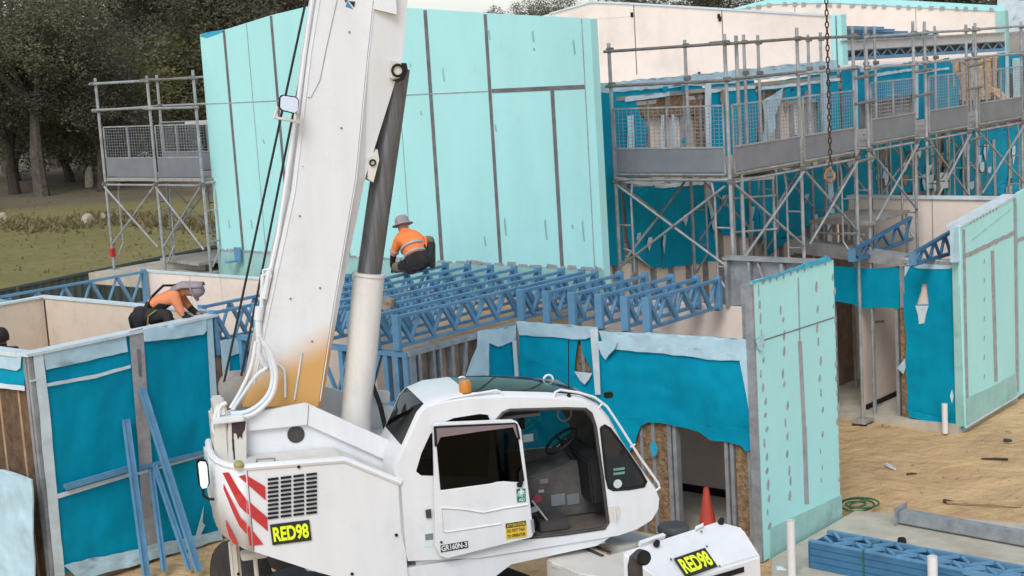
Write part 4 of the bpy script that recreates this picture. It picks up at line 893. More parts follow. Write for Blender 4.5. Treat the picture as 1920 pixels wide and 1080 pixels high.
# turret side plates and bracket
side('turret_plate', [(.92, 2.1), (.92, 2.80), (1.72, 2.86), (2.6, 2.30), (2.6, 1.0), (1.6, 1.2)], .60, .05, 'white', px=False)
a = (1.60, 2.60)
obj('round_port', MB().lathe(K(a[0], .598, a[1]), [(.085, 0), (.085, .008), (.07, .010), (.07, .004)], CN, 24), 'dark', cr)
side('turret_flange', [(1.02, 2.70), (1.0, 2.86), (1.72, 2.91), (2.62, 2.37), (2.62, 2.14), (1.71, 2.69)], .545, .055, 'white', px=False, bevel=.006)
obj('flange_seam', MB().prism([K(1.74, .542, 2.89), K(1.745, .542, 2.89), K(1.715, .542, 2.69), K(1.71, .542, 2.69)], CN*.002), 'joint', cr)
side('turret_plate', [(1.0, 2.1), (1.0, 2.70), (1.8, 2.95), (2.3, 2.75), (3.4, 2.25), (3.4, 1.2), (1.6, 1.2)], 1.5, .05, 'white', px=False)
m = MB().prism([K(2.55, 1.46, 2.62), K(2.70, 1.46, 2.60), K(2.72, 1.46, 2.72), K(2.57, 1.46, 2.75)], QD*.1); obj('latch', m, 'white2', cr, bevel=.01)
m = MB().box(K(1.0, .65, 2.0), CE*1.6, QD*.8, (0, 0, .35)); obj('turret_floor', m, 'white2', cr)
m = MB().box(K(.80, .48, 1.9), CE*.14, QD*.5, (0, 0, .98)).box(K(.83, .5, 2.88), CE*.12, QD*.45, (0, 0, .13)); obj('rear_post', m, 'white2', cr, bevel=.02)
side('bracket_plate', [(428, 786), (462, 786), (462, 880), (428, 880)], .47, .03, 'white2')
side('oil_stain', [(434, 793), (461, 790), (459, 806), (455, 812), (454, 824), (450, 818), (446, 824), (443, 813), (438, 812), (438, 845), (436, 845)], .465, .003, 'stain')
st = MB().prism([K(.985, .535, 2.70), K(1.11, .535, 2.72), K(1.09, .535, 2.60), K(1.06, .535, 2.50), K(1.01, .535, 2.56)], CN*.003); obj('oil_stain', st, 'stain', cr)
st = MB().prism([K(.97, .47, 2.45), K(.985, .47, 2.45), K(.99, .47, 2.66), K(.97, .47, 2.66)], CN*.003); obj('oil_stain', st, 'stain', cr)
obj('bracket_bar', MB().box(K(.97, .53, 2.70), CE*.06, QD*.1, (0, 0, -.25)), 'white2', cr)
# winch
w0 = hit(446, 737, CN*-14.95, CN); obj('winch_drum', MB().lathe(w0, [(.17, 0), (.17, .03), (.12, .035), (.12, .3), (.17, .305), (.17, .33)], QD, 24), mat('winch_grey', (.36, .35, .33), .5, .3, var=.15, dirt=.4), cr, smooth=True)
# boom
QB = .75
def boom_mat():
    m = M['white'].copy(); m.name = 'boom_paint'; nt = m.node_tree; N = nt.nodes; L = nt.links; b = N['Principled BSDF']
    src = b.inputs['Base Color'].links[0].from_socket
    tc = N.new('ShaderNodeTexCoord'); sp = N.new('ShaderNodeSeparateXYZ'); L.new(tc.outputs['Object'], sp.inputs[0])
    nz = N.new('ShaderNodeTexNoise'); nz.inputs['Scale'].default_value = 2.5; nz.inputs['Detail'].default_value = 4; L.new(tc.outputs['Object'], nz.inputs['Vector'])
    # the worn yellow foot of the boom: paint boundary rises to the front
    vd = N.new('ShaderNodeVectorMath'); vd.operation = 'DOT_PRODUCT'; vd.inputs[1].default_value = (-CE.x*.42, -CE.y*.42, 1); L.new(tc.outputs['Object'], vd.inputs[0])
    ad = N.new('ShaderNodeMath'); ad.operation = 'MULTIPLY_ADD'; L.new(nz.outputs['Fac'], ad.inputs[0]); ad.inputs[1].default_value = .16; L.new(vd.outputs['Value'], ad.inputs[2])
    mr = N.new('ShaderNodeMapRange'); mr.interpolation_type = 'SMOOTHSTEP'; mr.inputs['From Min'].default_value = 3.62; mr.inputs['From Max'].default_value = 4.06; mr.inputs['To Min'].default_value = 1; mr.inputs['To Max'].default_value = 0; L.new(ad.outputs[0], mr.inputs['Value'])
    mx = N.new('ShaderNodeMix'); mx.data_type = 'RGBA'; mx.inputs['B'].default_value = (.60, .345, .12, 1); L.new(mr.outputs['Result'], mx.inputs['Factor']); L.new(src, mx.inputs['A']); L.new(mx.outputs['Result'], b.inputs['Base Color'])
    return m
M['boom'] = boom_mat()
bo = [(455, 765), (470, 720), (490, 620), (547, 360), (578, 100), (594, 0), (612, -120)]
bi_ = [(716, -120), (702, 0), (690, 113), (668, 337), (628, 567), (598, 765)]
be = [(778, -120), (768, 0), (765, 37), (757, 113), (726, 153), (686, 337), (680, 360), (640, 567), (606, 765)]
P = [kp(x, y, QB) for x, y in bo]; I = [kp(x, y, QB) for x, y in bi_]; E_ = [kp(x, y, QB) for x, y in be]
body = MB().prism([K(a, QB, b) for a, b in P+I], QD*.58)
boom = obj('boom', body, 'boom', cr, bevel=.012)
boom_keel = MB().prism([K(a, QB+.05, b) for a, b in E_+[(x-.02, y) for x, y in I[::-1]][::-1]], QD*.48)
kk = MB()
# lower folded plate: from the bend line back to the narrower underside
top_i = I; low = [kp(x, y, QB) for x, y in [(778, -120), (768, 0), (757, 113), (687, 337), (640, 567), (606, 765)]]
for a, c in zip(top_i, low): kk.v += [K(a[0], QB, a[1]), K(c[0], QB+.09, c[1]), K(c[0], QB+.49, c[1]), K(a[0], QB+.58, a[1])]
for i in range(5):
    for j in range(3): kk.f.append([4*i+j, 4*i+j+1, 4*i+4+j+1, 4*i+4+j]); kk.mi.append(0)
obj('keel', kk, 'boom', boom, smooth=False)
# upper lengths of the boom, out of the picture
tb_ = [kp(612, -118, QB), kp(778, -118, QB)]; b0 = K((tb_[0][0]+tb_[1][0])/2-.02, QB+.29, tb_[0][1])
bd = (K(2.79, 0, 6.75)-K(1.55, 0, 2.9)); bd = V((CE*(.2808)+V((0, 0, .9598))))
for i, (l0, l1, wd) in enumerate([(-.6, 5.5, .60), (5, 10.5, .5), (10, 14.6, .42)]): obj('telescopic_section', MB().bar(b0+bd*l0, b0+bd*l1, wd*.75, wd, up=CE), 'white', boom)
tip = b0+bd*14.6; obj('boom_head', MB().bar(tip-bd*.3, tip+CE*.5+bd*.2, .4, .4), 'white', boom); obj('sheave', MB().lathe(tip+CE*.35-QD*.05, [(.25, 0), (.22, .03), (.25, .06)], QD, 20), 'coup', boom)
obj('section_end', side('section_collar', [(700, -20), (742, -20), (744, 27), (702, 17)], QB-.03, .06, 'white', boom) and MB().tube(K(1.9, QB-.01, 5.2), K(1.9, QB-.012, 5.21), .004), 'coup', boom)
# weld lines, bolts and a taped cable on the boom side
def bl(pts, r, m_, nm='weld_line'): return obj(nm, MB().path([K(*(lambda a: (a[0], QB-.004, a[1]))(kp(x, y, QB-.004))) for x, y in pts], r, 6), m_, boom)
bl([(632, 0), (612, 90), (600, 150), (583, 183), (577, 182)], .004, 'seal', 'cable')
bl([(702, 2), (690, 113), (668, 337), (628, 567), (600, 752)], .006, 'white')
bl([(600, -4), (583, 100), (553, 360), (497, 620), (477, 720)], .006, 'white')
for x, y in [(562, 405), (655, 60), (640, 240), (545, 560), (600, 540), (585, 640)]: q_ = kp(x, y, QB-.004); obj('bolt', MB().lathe(K(q_[0], QB-.002, q_[1]), [(.010, 0), (.010, .008)], CN, 6), 'joint', boom)
# lift-ram bracket
side('ram_bracket', [(733, 113), (757, 118), (764, 130), (757, 150), (733, 148)], QB+.0, .55, 'white2', boom, bevel=.01)
c = kp(746, 132, QB-.02); obj('ram_pin', MB().torus(K(c[0], QB-.015, c[1]), CN, .055, .012, 20, 6), 'black', boom)
obj('pin_grease', MB().prism([K(*(lambda a: (a[0], QB-.012, a[1]))(kp(x, y, QB-.012))) for x, y in [(752, 118), (762, 118), (765, 132), (758, 150), (745, 154), (734, 150), (748, 147), (757, 138)]], CN*.003), 'black', boom)
side('ram_bracket', [(691, 296), (708, 280), (711, 300), (700, 342), (690, 335)], QB+.06, .4, 'white2', boom)
c = kp(699, 305, QB+.04); obj('ram_pin', MB().torus(K(c[0], QB+.045, c[1]), CN, .028, .008, 16, 6), 'black', boom)
# lift ram
QC = 1.04
r0, r1, r2_ = [kp(x, y, QC) for x, y in [(664, 800), (692, 512), (746, 128)]]
ax0, ax1, ax2 = K(r0[0]-.03, QC, r0[1]-.25), K(r1[0], QC, r1[1]), K(r2_[0], QC, r2_[1])
lr_ = obj('lift_ram', MB().lathe(ax0, [(.158, 0), (.158, (ax1-ax0).length-.03), (.172, (ax1-ax0).length-.03), (.172, (ax1-ax0).length), (.11, (ax1-ax0).length+.002)], ax1-ax0, 32), 'ram', cr, smooth=True)
obj('rod', MB().tube(ax1, ax2, .122, 28), 'chrome', lr_, smooth=True)
obj('ram_hose', MB().path([K(2.45, QC-.05, 2.95), K(2.52, QC-.06, 2.7), K(2.56, QC-.05, 2.45)], .025, 8), 'black', lr_)
# pipework and hoses on the boom's back edge
def bp(f, off, q): 
    """point along the boom's back edge, f from foot to top"""
    seq = [K(a, q, b) for a, b in P]; t = f*(len(seq)-1); i = min(int(t), len(seq)-2); p = seq[i].lerp(seq[i+1], t-i); return p-CE*off
obj('pipe', MB().path([bp(f, .035, QB+.05) for f in (.33, .45, .6, .75, 1)], .022, 8), 'white', boom, smooth=True)
obj('pipe', MB().path([bp(f, .03, QB+.14) for f in (.2, .3, .45, .6, .75, 1)], .018, 8), mat('dusty_pink_hose', (.50, .40, .36), .7), boom, smooth=True)
m = MB()
for x0, y0, x1, y1, r in [(505, 505, 495, 560, .035), (492, 515, 490, 590, .02), (487, 575, 484, 600, .045), (484, 600, 486, 640, .035)]:
    a, b_ = kp(x0, y0, QB), kp(x1, y1, QB); m.tube(K(a[0], QB, a[1]), K(b_[0], QB, b_[1]), r, 10)
m.path([K(*(lambda a: (a[0], QB, a[1]))(kp(x, y, QB))) for x, y in [(486, 640), (484, 660), (492, 680), (500, 690)]], .03, 10)
obj('valve_block', m, 'white', boom, smooth=True)
m = MB()
for x, y in [(494, 507), (506, 507), (506, 518), (494, 518)]: pass
for a, b_ in [((492, 507), (506, 504)), ((494, 516), (507, 514)), ((493, 507), (493, 530)), ((506, 504), (508, 520))]:
    p, q = kp(*a, QB-.02), kp(*b_, QB-.02); m.tube(K(p[0], QB-.02, p[1]), K(q[0], QB-.02, q[1]), .012, 6)
obj('hose_guard', m, 'white', boom)
def hose(pts, r, m_, q=.5): 
    raw = [K(*(lambda a: (a[0], q, a[1]))(kp(x, y, q))) for x, y in pts]; out = []
    for i in range(len(raw)-1):
        p0, p1, p2, p3 = raw[max(i-1, 0)], raw[i], raw[i+1], raw[min(i+2, len(raw)-1)]
        for k in range(6):
            t = k/6; out.append(.5*((2*p1)+(p2-p0)*t+(2*p0-5*p1+4*p2-p3)*t*t+(3*p1-p0-3*p2+p3)*t**3))
    out.append(raw[-1]); return obj('hydraulic_hose', MB().path(out, r, 8), m_, cr, smooth=True)
hose([(493, 640), (508, 665), (517, 700), (512, 735), (495, 760), (470, 778), (445, 782), (415, 787), (405, 800)], .026, 'white')
hose([(487, 630), (502, 662), (511, 700), (507, 730), (490, 755), (462, 772), (432, 775)], .022, 'tape')
hose([(480, 640), (470, 690), (450, 735), (432, 765)], .018, 'white')
hose([(500, 690), (480, 705), (455, 740), (436, 768)], .018, 'tape')
hose([(518, 681), (528, 688), (534, 700), (535, 745)], .012, 'tape', .73)
hose([(566, 660), (560, 700), (552, 750)], .009, 'tape', .74)
hose([(410, 760), (400, 790), (402, 812), (420, 812)], .016, 'white')
hose([(425, 755), (412, 765), (408, 800)], .02, 'white')
m = MB().box(K(.80, .42, 2.83), CE*.3, QD*.08, (0, 0, .06)); obj('hose_clamp', m, 'white', cr, bevel=.01)
# ropes
for a, b_ in [((576, -10), (420, 717)), ((594, -10), (533, 380))]:
    p, q = kp(*a, 1.05), kp(*b_, 1.05); e0 = K(p[0], 1.05, p[1]); e1 = K(q[0], 1.05, q[1])
    if b_[1] < 500: e1 = K(1.12, 1.1, 3.0)
    obj('hoist_rope', MB().tube(e0+(e0-e1)*2.6, e1, .013, 6), 'rope', cr)
# mirror on the boom
mr_ = obj('boom_mirror', MB().prism([K(*(lambda a: (a[0], .55, a[1]))(kp(x, y, .55))) for x, y in [(524, 181), (530, 177), (555, 181), (561, 187), (559, 209), (553, 214), (528, 208), (522, 202)]], QD*.03), 'black', cr, bevel=.008)
obj('mirror_glass', MB().prism([K(*(lambda a: (a[0], .515+(a[1]-5.82)*.30, a[1]))(kp(x, y, .545))) for x, y in [(526, 183), (531, 179.5), (554, 183), (558.5, 188), (557, 207), (551.5, 211.5), (529, 206), (524.5, 201)]], QD*.003), 'mirror', mr_)
m = MB()
for a, b_ in [((521, 200), (514, 220)), ((514, 220), (561, 229)), ((557, 212), (560, 228))]:
    p, q = kp(*a, .58), kp(*b_, .58); m.tube(K(p[0], .58, p[1]), K(q[0], .58, q[1]), .014, 8)
obj('mirror_arm', m, 'white2', mr_)
# tail mirror
m_ = obj('tail_mirror', MB().prism([K(*(lambda a: (a[0], .2, a[1]))(kp(x, y, .2))) for x, y in [(367, 865), (373, 860), (386, 862), (391, 872), (394, 905), (390, 915), (378, 918), (372, 910)]], QD*.05), 'black', cr, bevel=.01)
obj('mirror_glass', MB().prism([K(*(lambda a: (a[0], .15+(a[1]-2.42)*.2, a[1]))(kp(x, y, .195))) for x, y in [(371, 868), (375, 864), (385, 865), (388, 873), (390, 903), (387, 911), (379, 913), (375, 908)]], QD*.003), 'mirror', m_)
pts = [K(*(lambda a: (a[0], .25, a[1]))(kp(x, y, .25))) for x, y in [(380, 917), (382, 930), (392, 936), (402, 936)]]; obj('mirror_arm', MB().path(pts, .014, 8), 'black', m_)
# emblem
for i, (pts, c) in enumerate([([(648, 12), (652, 3), (662, 17)], (.02, .22, .5)), ([(654, 2), (666, 3), (664, 14)], (.01, .012, .03)), ([(646, 0), (653, 0), (648, 5)], (.01, .012, .03))]):
    side('emblem', pts, QB-.006, .004, mat('emblem_paint', c, .5), boom)
# ------------------------------------------------------------------ cab
cab = obj('cab', MB().box(K(2.6, .06, 1.22), CE*1.95, QD*.95, (0, 0, .1)), 'white', cr)
body_px = [(765, 1052), (752, 1000), (746, 900), (742, 878), (760, 840), (788, 778), (800, 764), (830, 755), (880, 748), (950, 745), (1030, 747), (1090, 752), (1120, 766), (1140, 790), (1165, 828), (1205, 886), (1228, 915), (1236, 935), (1234, 955), (1222, 975), (1195, 992), (1160, 1004), (1000, 1030), (900, 1046)]
SO = [kp(x, y, 0) for x, y in body_px]
door_hole = [(925, 795), (943, 774), (955, 769), (1060, 766), (1098, 767), (1108, 775), (1116, 800), (1130, 900), (1140, 980), (1134, 990), (1060, 1001), (960, 1012), (940, 900)]
front_win = [(1126, 802), (1134, 797), (1144, 803), (1170, 838), (1200, 882), (1212, 903), (1208, 912), (1180, 917), (1150, 919), (1141, 915), (1136, 895)]
rear_win = [(780, 884), (790, 850), (806, 815), (825, 795), (850, 784), (900, 776), (915, 778), (920, 790), (915, 895), (790, 892)]
side('cab_side', SO, 0, .035, 'white', cab, [[kp(x, y, 0) for x, y in h] for h in (door_hole, front_win, rear_win)], px=False)
side('quarter_glass', front_win, .012, .006, 'glass', cab); side('rear_side_glass', rear_win, .012, .006, 'smoke', cab)
# rubber rims
def rimtube(pts, q, r, m_): 
    P_ = [K(*(lambda a: (a[0], q, a[1]))(kp(x, y, q))) for x, y in pts]; return obj('seal_rim', MB().path(P_+[P_[0]], r, 6), m_, cab)
rimtube(front_win, -.002, .012, 'black'); rimtube(door_hole, .0, .018, 'dark')
c = kp(1158, 907, .008); obj('round_sticker', MB().lathe(K(c[0], .006, c[1]), [(.045, 0), (.045, .004)], CN, 20), 'tape', cab)
for k in range(2): 
    c = kp(1150, 883+k*8, .008); obj('window_label', MB().box(K(c[0], .006, c[1]), CE*.12, CN*.003, (0, 0, .025)), mat('label_green', (.16, .30, .28), .6), cab)
# shell: rear, roof and nose swept across the cab with rounded shoulders
DEP = 1.02
path_ = SO[1:20]; cx = sum(p[0] for p in SO)/len(SO); cz = 2.0
qs = [(0, 0), (.03, .024), (.09, .045), (.18, .056), (.5, .06), (.84, .056), (.93, .045), (.99, .024), (DEP, 0)]
def outw(i):
    a = path_[max(i-1, 0)]; b = path_[min(i+1, len(path_)-1)]; d = V((b[0]-a[0], 0, b[1]-a[1])).normalized(); return V((-d.z, 0, d.x))
shell = MB(); gl = MB(); nq = len(qs)
for i, (s, z) in enumerate(path_):
    o_ = outw(i); lift = 1. if 5 < i < 13 else .5
    for q, h in qs: shell.v.append(K(s+o_.x*h*lift, q, z+o_.z*h*lift))
def seg_glass(i, j):
    if 2 <= j <= 5:
        if i == 3 or i == 4: return True      # rear window
        if 7 <= i <= 10: return True          # roof light
        if 12 <= i <= 16: return True          # windscreen
    return False
glf = []
for i in range(len(path_)-1):
    for j in range(nq-1):
        f = [i*nq+j, i*nq+j+1, (i+1)*nq+j+1, (i+1)*nq+j]
        (glf if seg_glass(i, j) else shell.f).append(f)
shell.mi = [0]*len(shell.f)
so_ = obj('cab_shell', shell, 'white', cab, smooth=True)
for nm_, lo_, hi_ in (('rear_window', 3, 5), ('roof_light', 7, 11), ('windscreen', 12, 17)):
    g_ = MB(); g_.v = [p.copy() for p in shell.v]; g_.f = [f for f in glf if lo_ <= f[0]//nq < hi_]; g_.mi = [0]*len(g_.f)
    uv = sorted({i for f in g_.f for i in f}); g_.v = [g_.v[i] for i in uv]; g_.f = [[uv.index(i) for i in f] for f in g_.f]
    obj(nm_, g_, 'smoke', cab, smooth=True)
# far side with window
far_win = [kp(x, y, 0) for x, y in [(800, 870), (830, 800), (1090, 775), (1130, 850), (1100, 880), (830, 905)]]
side('far_side', SO, DEP-.03, .03, 'white', cab, [far_win], px=False)
side('far_lining', SO, DEP-.045, .01, 'cabin', cab, [far_win], px=False)
side('far_glass', far_win, DEP-.02, .006, 'clear', cab, px=False)
obj('floor', MB().box(K(2.6, .04, 1.40), CE*2.2, QD*.93, (0, 0, .02)), mat('cab_floor', (.10, .085, .07), .9, var=.3, dirt=.3), cab)
obj('roof_lining', MB().box(K(3.0, .06, 2.62), CE*.95, QD*.9, (0, 0, .03)), 'cabin', cab)
obj('console', MB().prism([K(3.7, .45, 1.42), K(4.75, .45, 1.42), K(4.65, .45, 1.85), K(4.4, .45, 2.02), K(4.25, .45, 1.95), K(3.95, .45, 1.9), K(3.7, .45, 1.88)], QD*.5), 'cabin', cab, bevel=.02)
obj('dashboard', MB().prism([K(4.45, .08, 1.62), K(4.95, .08, 1.62), K(4.85, .08, 1.85), K(4.55, .08, 2.15), K(4.42, .08, 2.08)], QD*.85), 'black', cab, bevel=.02)
st_ = obj('operator_seat', MB().prism([K(3.3, .3, 1.7), K(3.85, .3, 1.72), K(3.88, .3, 1.84), K(3.3, .3, 1.82)], QD*.45).prism([K(3.2, .32, 1.8), K(3.36, .32, 1.8), K(3.25, .32, 2.45), K(3.12, .32, 2.45)], QD*.42).box(K(3.4, .4, 1.42), CE*.35, QD*.25, (0, 0, .3)), 'seat', cab, bevel=.03)
swc = K(4.28, .5, 2.22); obj('steering_wheel', MB().torus(swc, CE*-.55+V((0, 0, .83)), .19, .016, 28, 8).tube(swc, swc+CE*.2-V((0, 0, .35)), .03).tube(swc-QD*.18, swc+QD*.18, .014).tube(swc-CE*.15-V((0, 0, .1)), swc+CE*.15+V((0, 0, .1)), .014), 'black', cab, smooth=True)
m = MB().tube(K(4.0, .14, 1.46), K(3.72, .16, 1.86), .02).lathe(K(3.72, .16, 1.86), [(.03, 0), (.035, .04), (.02, .07)], CE*-.5+V((0, 0, .8)), 10).box(K(3.95, .1, 1.42), CE*.2, QD*.12, (0, 0, .06)); obj('control_lever', m, 'black', cab)
obj('lever_plate', MB().prism([K(3.98, .095, 1.50), K(4.02, .095, 1.47), K(3.83, .095, 1.76), K(3.81, .095, 1.76)], CN*.006), 'galv', cab)
obj('metal_tray', MB().prism([K(3.66, .1, 1.60), K(3.88, .1, 1.64), K(3.88, .1, 1.69), K(3.66, .1, 1.66)], QD*.12), 'galv', cab)
obj('blue_bag', MB().lathe(K(3.75, .2, 1.42), [(.11, 0), (.13, .06), (.11, .14), (.04, .19)], (0, 0, 1), 14), mat('blue_cloth', (.035, .04, .12), .8, var=.3, scale=9, bump=.6), cab, smooth=True)
obj('pedal_mat', MB().box(K(3.88, .05, 1.425), CE*.3, QD*.25, (0, 0, .11)), 'dark', cab, bevel=.01)
for x, y, wd, hh, c in [(4.16, 1.83, .09, .05, 'visor'), (4.14, 1.74, .06, .03, 'seal'), (4.27, 1.58, .15, .12, 'toe'), (4.44, 1.57, .13, .11, 'toe')]: obj('panel_label', MB().box(K(x-.15, .445, y-.02), CE*wd, CN*.004, (0, 0, hh)), c, cab)
obj('panel_label', MB().lathe(K(3.97, .44, 1.66), [(.05, 0), (.05, .006)], CN, 12), mat('worn_red_label', (.30, .05, .08), .7), cab)
side('inner_pillar', [(922, 800), (944, 798), (946, 905), (920, 905)], .85, .04, 'scaf', cab)
obj('inner_mirror', MB().torus(K(4.42, .8, 2.42), CN, .075, .01, 20, 6), 'galv', cab)
obj('hanging_tag', MB().box(K(3.93, .7, 2.2), CE*.11, CN*.004, (0, 0, .08)), 'tape', cab)
obj('wiper_motor', MB().box(K(3.95, .85, 2.3), CE*.05, QD*.05, (0, 0, .2)), 'black', cab)
# door slid back along the side
door_px = [(812, 797), (820, 793), (960, 787), (970, 791), (977, 805), (1001, 1000), (997, 1008), (838, 1048), (826, 1043), (817, 1025)]
door_win = [(816, 803), (825, 799), (955, 794), (966, 797), (971, 810), (984, 903), (975, 905), (945, 903), (932, 904), (922, 907), (826, 920)]
QDR = -.07
dr = obj('door', MB().prism([K(*(lambda a: (a[0], QDR, a[1]))(kp(x, y, QDR))) for x, y in door_px], QD*.045, [[K(*(lambda a: (a[0], QDR, a[1]))(kp(x, y, QDR))) for x, y in door_win]]), 'white', cab, bevel=.008)
def dpart(name, pts, q, t, m_): return side(name, pts, QDR+q, t, m_, dr)
dpart('window', door_win, .015, .006, 'smoke')
dpart('visor', [(815, 801), (968, 794), (974, 823), (969, 820), (962, 801), (900, 809), (826, 820), (819, 836), (815, 836)], -.012, .006, 'visor')
dpart('visor_edge', [(813, 800), (818, 799), (820, 836), (815, 838)], -.014, .006, 'black'); dpart('visor_edge', [(815, 799.5), (966, 792.5), (968, 795.5), (817, 803)], -.013, .006, 'black'); dpart('visor_edge', [(966, 793), (970, 795), (976, 823), (972, 824)], -.014, .006, 'black')
m = MB().path([K(*(lambda a: (a[0], QDR-.004, a[1]))(kp(x, y, QDR-.004))) for x, y in [(827, 952), (870, 955), (906, 961), (945, 953), (990, 946)]], .010, 6).path([K(*(lambda a: (a[0], QDR-.004, a[1]))(kp(x, y, QDR-.004))) for x, y in [(827, 952), (830, 995), (836, 998), (940, 982)]], .008, 6)
obj('pressed_line', m, 'white', dr, smooth=True)
dpart('handle', [(995, 975), (1000, 974), (1003, 998), (998, 1000)], -.012, .012, 'galv')
dpart('latch_arm', [(973, 888), (978, 880), (981, 905), (978, 914), (970, 913), (970, 907), (974, 905)], -.03, .02, 'black')
m = side('first_aid_sticker', [(968, 917), (985, 916), (986, 941), (970, 942)], QDR-.006, .004, 'green', dr)
def lett(t, x0, y0, x1, y1, h, q, m_, par, bold=.02):
    a, b_ = kp(x0, y0, q), kp(x1, y1, q); p, r = K(a[0], q, a[1]), K(b_[0], q, b_[1]); u = (r-p); return obj('lettering', text_mb(t, p, u.normalized(), V((0, 0, 1)), h, u.length, .002, bold), m_, par)
lett('FIRST', 970.5, 932, 984.5, 931, .038, QDR-.012, 'tape', m); lett('AID', 973, 940.5, 984, 939.5, .036, QDR-.012, 'tape', m)
c = kp(977.5, 922, QDR-.012); obj('cross', MB().box(K(c[0]-.03, QDR-.012, c[1]-.009), CE*.06, CN*.002, (0, 0, .018)).box(K(c[0]-.009, QDR-.0125, c[1]-.03), CE*.018, CN*.002, (0, 0, .06)), 'tape', m)
m = side('warning_sticker', [(948, 982), (986, 976), (988, 1006), (949, 1012)], QDR-.006, .004, 'stickyel', dr)
side('header_band', [(948, 982), (986, 976), (986.5, 985), (948.3, 991)], QDR-.009, .003, 'signblack', m)
lett('ATTENTION', 950, 989.3, 985, 984, .032, QDR-.0135, 'stickyel', m); lett('DO NOT TALK', 951, 999, 985, 993.5, .032, QDR-.012, 'signblack', m); lett('TO OPERATOR', 951, 1009, 985.5, 1003.5, .032, QDR-.012, 'signblack', m)
m = side('model_plate', [(826, 1023), (877, 1014), (878, 1027), (827, 1036)], QDR-.006, .004, 'signblack', dr)
lett('GR160N-3', 828, 1034, 876, 1025.5, .058, QDR-.012, 'white', m, .03)
c = kp(827, 1016, QDR); obj('bolt', MB().lathe(K(c[0], QDR-.008, c[1]), [(.012, 0), (.012, .01)], CN, 8), 'black', dr)
# other fittings on the cab side
side('grab_handle_recess', [(1139, 950), (1160, 949), (1164, 955), (1162, 975), (1141, 981)], -.004, .004, 'white2', cab); a, b_ = kp(1152, 951, -.03), kp(1155, 979, -.03); obj('grab_handle', MB().tube(K(a[0], -.03, a[1]), K(b_[0], -.03, b_[1]), .008), 'white', cab)
side('door_lock', [(798, 957), (808, 955), (809, 971), (800, 972)], -.02, .02, 'dark', cab); side('maker_plate', [(797, 1002), (812, 1000), (812, 1012), (798, 1013)], -.004, .004, 'toe', cab); side('maker_plate', [(795, 1014), (812, 1012), (812, 1026), (796, 1027)], -.004, .004, 'tape', cab)
# roof rails, beacon, eyes, aerial
def tubepx(name, pts, q, r, m_, qs_=None): 
    return obj(name, MB().path([K(*(lambda a: (a[0], qq, a[1]))(kp(x, y, qq))) for (x, y), qq in zip(pts, qs_ or [q]*len(pts))], r, 8), m_, cab, smooth=True)
tubepx('roof_rail', [(797, 812), (788, 808), (789, 800), (806, 768), (825, 753), (850, 746), (895, 738), (930, 732), (939, 735), (943, 747)], .02, .013, 'white')
tubepx('front_rail', [(1038, 747), (1041, 735), (1050, 731), (1085, 736), (1115, 745), (1138, 762), (1160, 795), (1200, 858), (1234, 905), (1237, 914), (1230, 920)], .02, .013, 'white')
for a, b_ in [((1130, 755), (1122, 765)), ((1191, 833), (1182, 838))]: tubepx('rail_stay', [a, b_], .02, .010, 'white')
be_ = hit(873, 737, CN*-14.13, CN); obj('beacon_base', MB().lathe(be_+V((0, 0, -.06)), [(.085, 0), (.085, .05), (.065, .07)], (0, 0, 1), 16), 'black', cab); obj('beacon', MB().lathe(be_+V((0, 0, .01)), [(.062, 0), (.060, .10), (.052, .115)], (0, 0, 1), 16), 'amber', cab, smooth=True)
for x, y, q in [(1028, 712, .85), (866, 716, .8)]: c = kp(x, y, q); obj('lifting_eye', MB().torus(K(c[0], q, c[1]-.0), CN, .05, .012, 20, 8), 'white', cab, smooth=True)
an = hit(1067, 752, CN*-14.05, CN); obj('aerial', MB().lathe(an, [(.03, 0), (.022, .06), (.006, .08)], (0, 0, 1), 10).tube(an+V((0, 0, .06)), an+V((0, 0, .62))+CE*.03, .006, 6), 'black', cab)
obj('wiper', MB().path([hit(x, y, CN*-14.6, CN) for x, y in [(886, 718), (940, 727), (996, 732), (1060, 742)]], .012, 6), 'black', cab)
obj('work_lamp', MB().box(hit(1135, 748, CN*-14.5, CN), CE*.09, QD*.06, (0, 0, .06)), 'black', cab, bevel=.01)
# frame under the cab
side('slew_frame', [(2.5, 1.0), (2.5, 1.28), (4.62, 1.30), (4.45, 1.22), (3.55, 1.16), (3.38, 1.06)], .02, 1.9, 'white', px=False)
obj('slew_ring', MB().lathe(K(2.6, 1.1, .82), [(.65, 0), (.65, .22)], (0, 0, 1), 32), 'dark', cr)
obj('counterweight', MB().box(K(.75, .4, 1.85), CE*1.2, QD*1.2, (0, 0, .5)), 'white', cr)
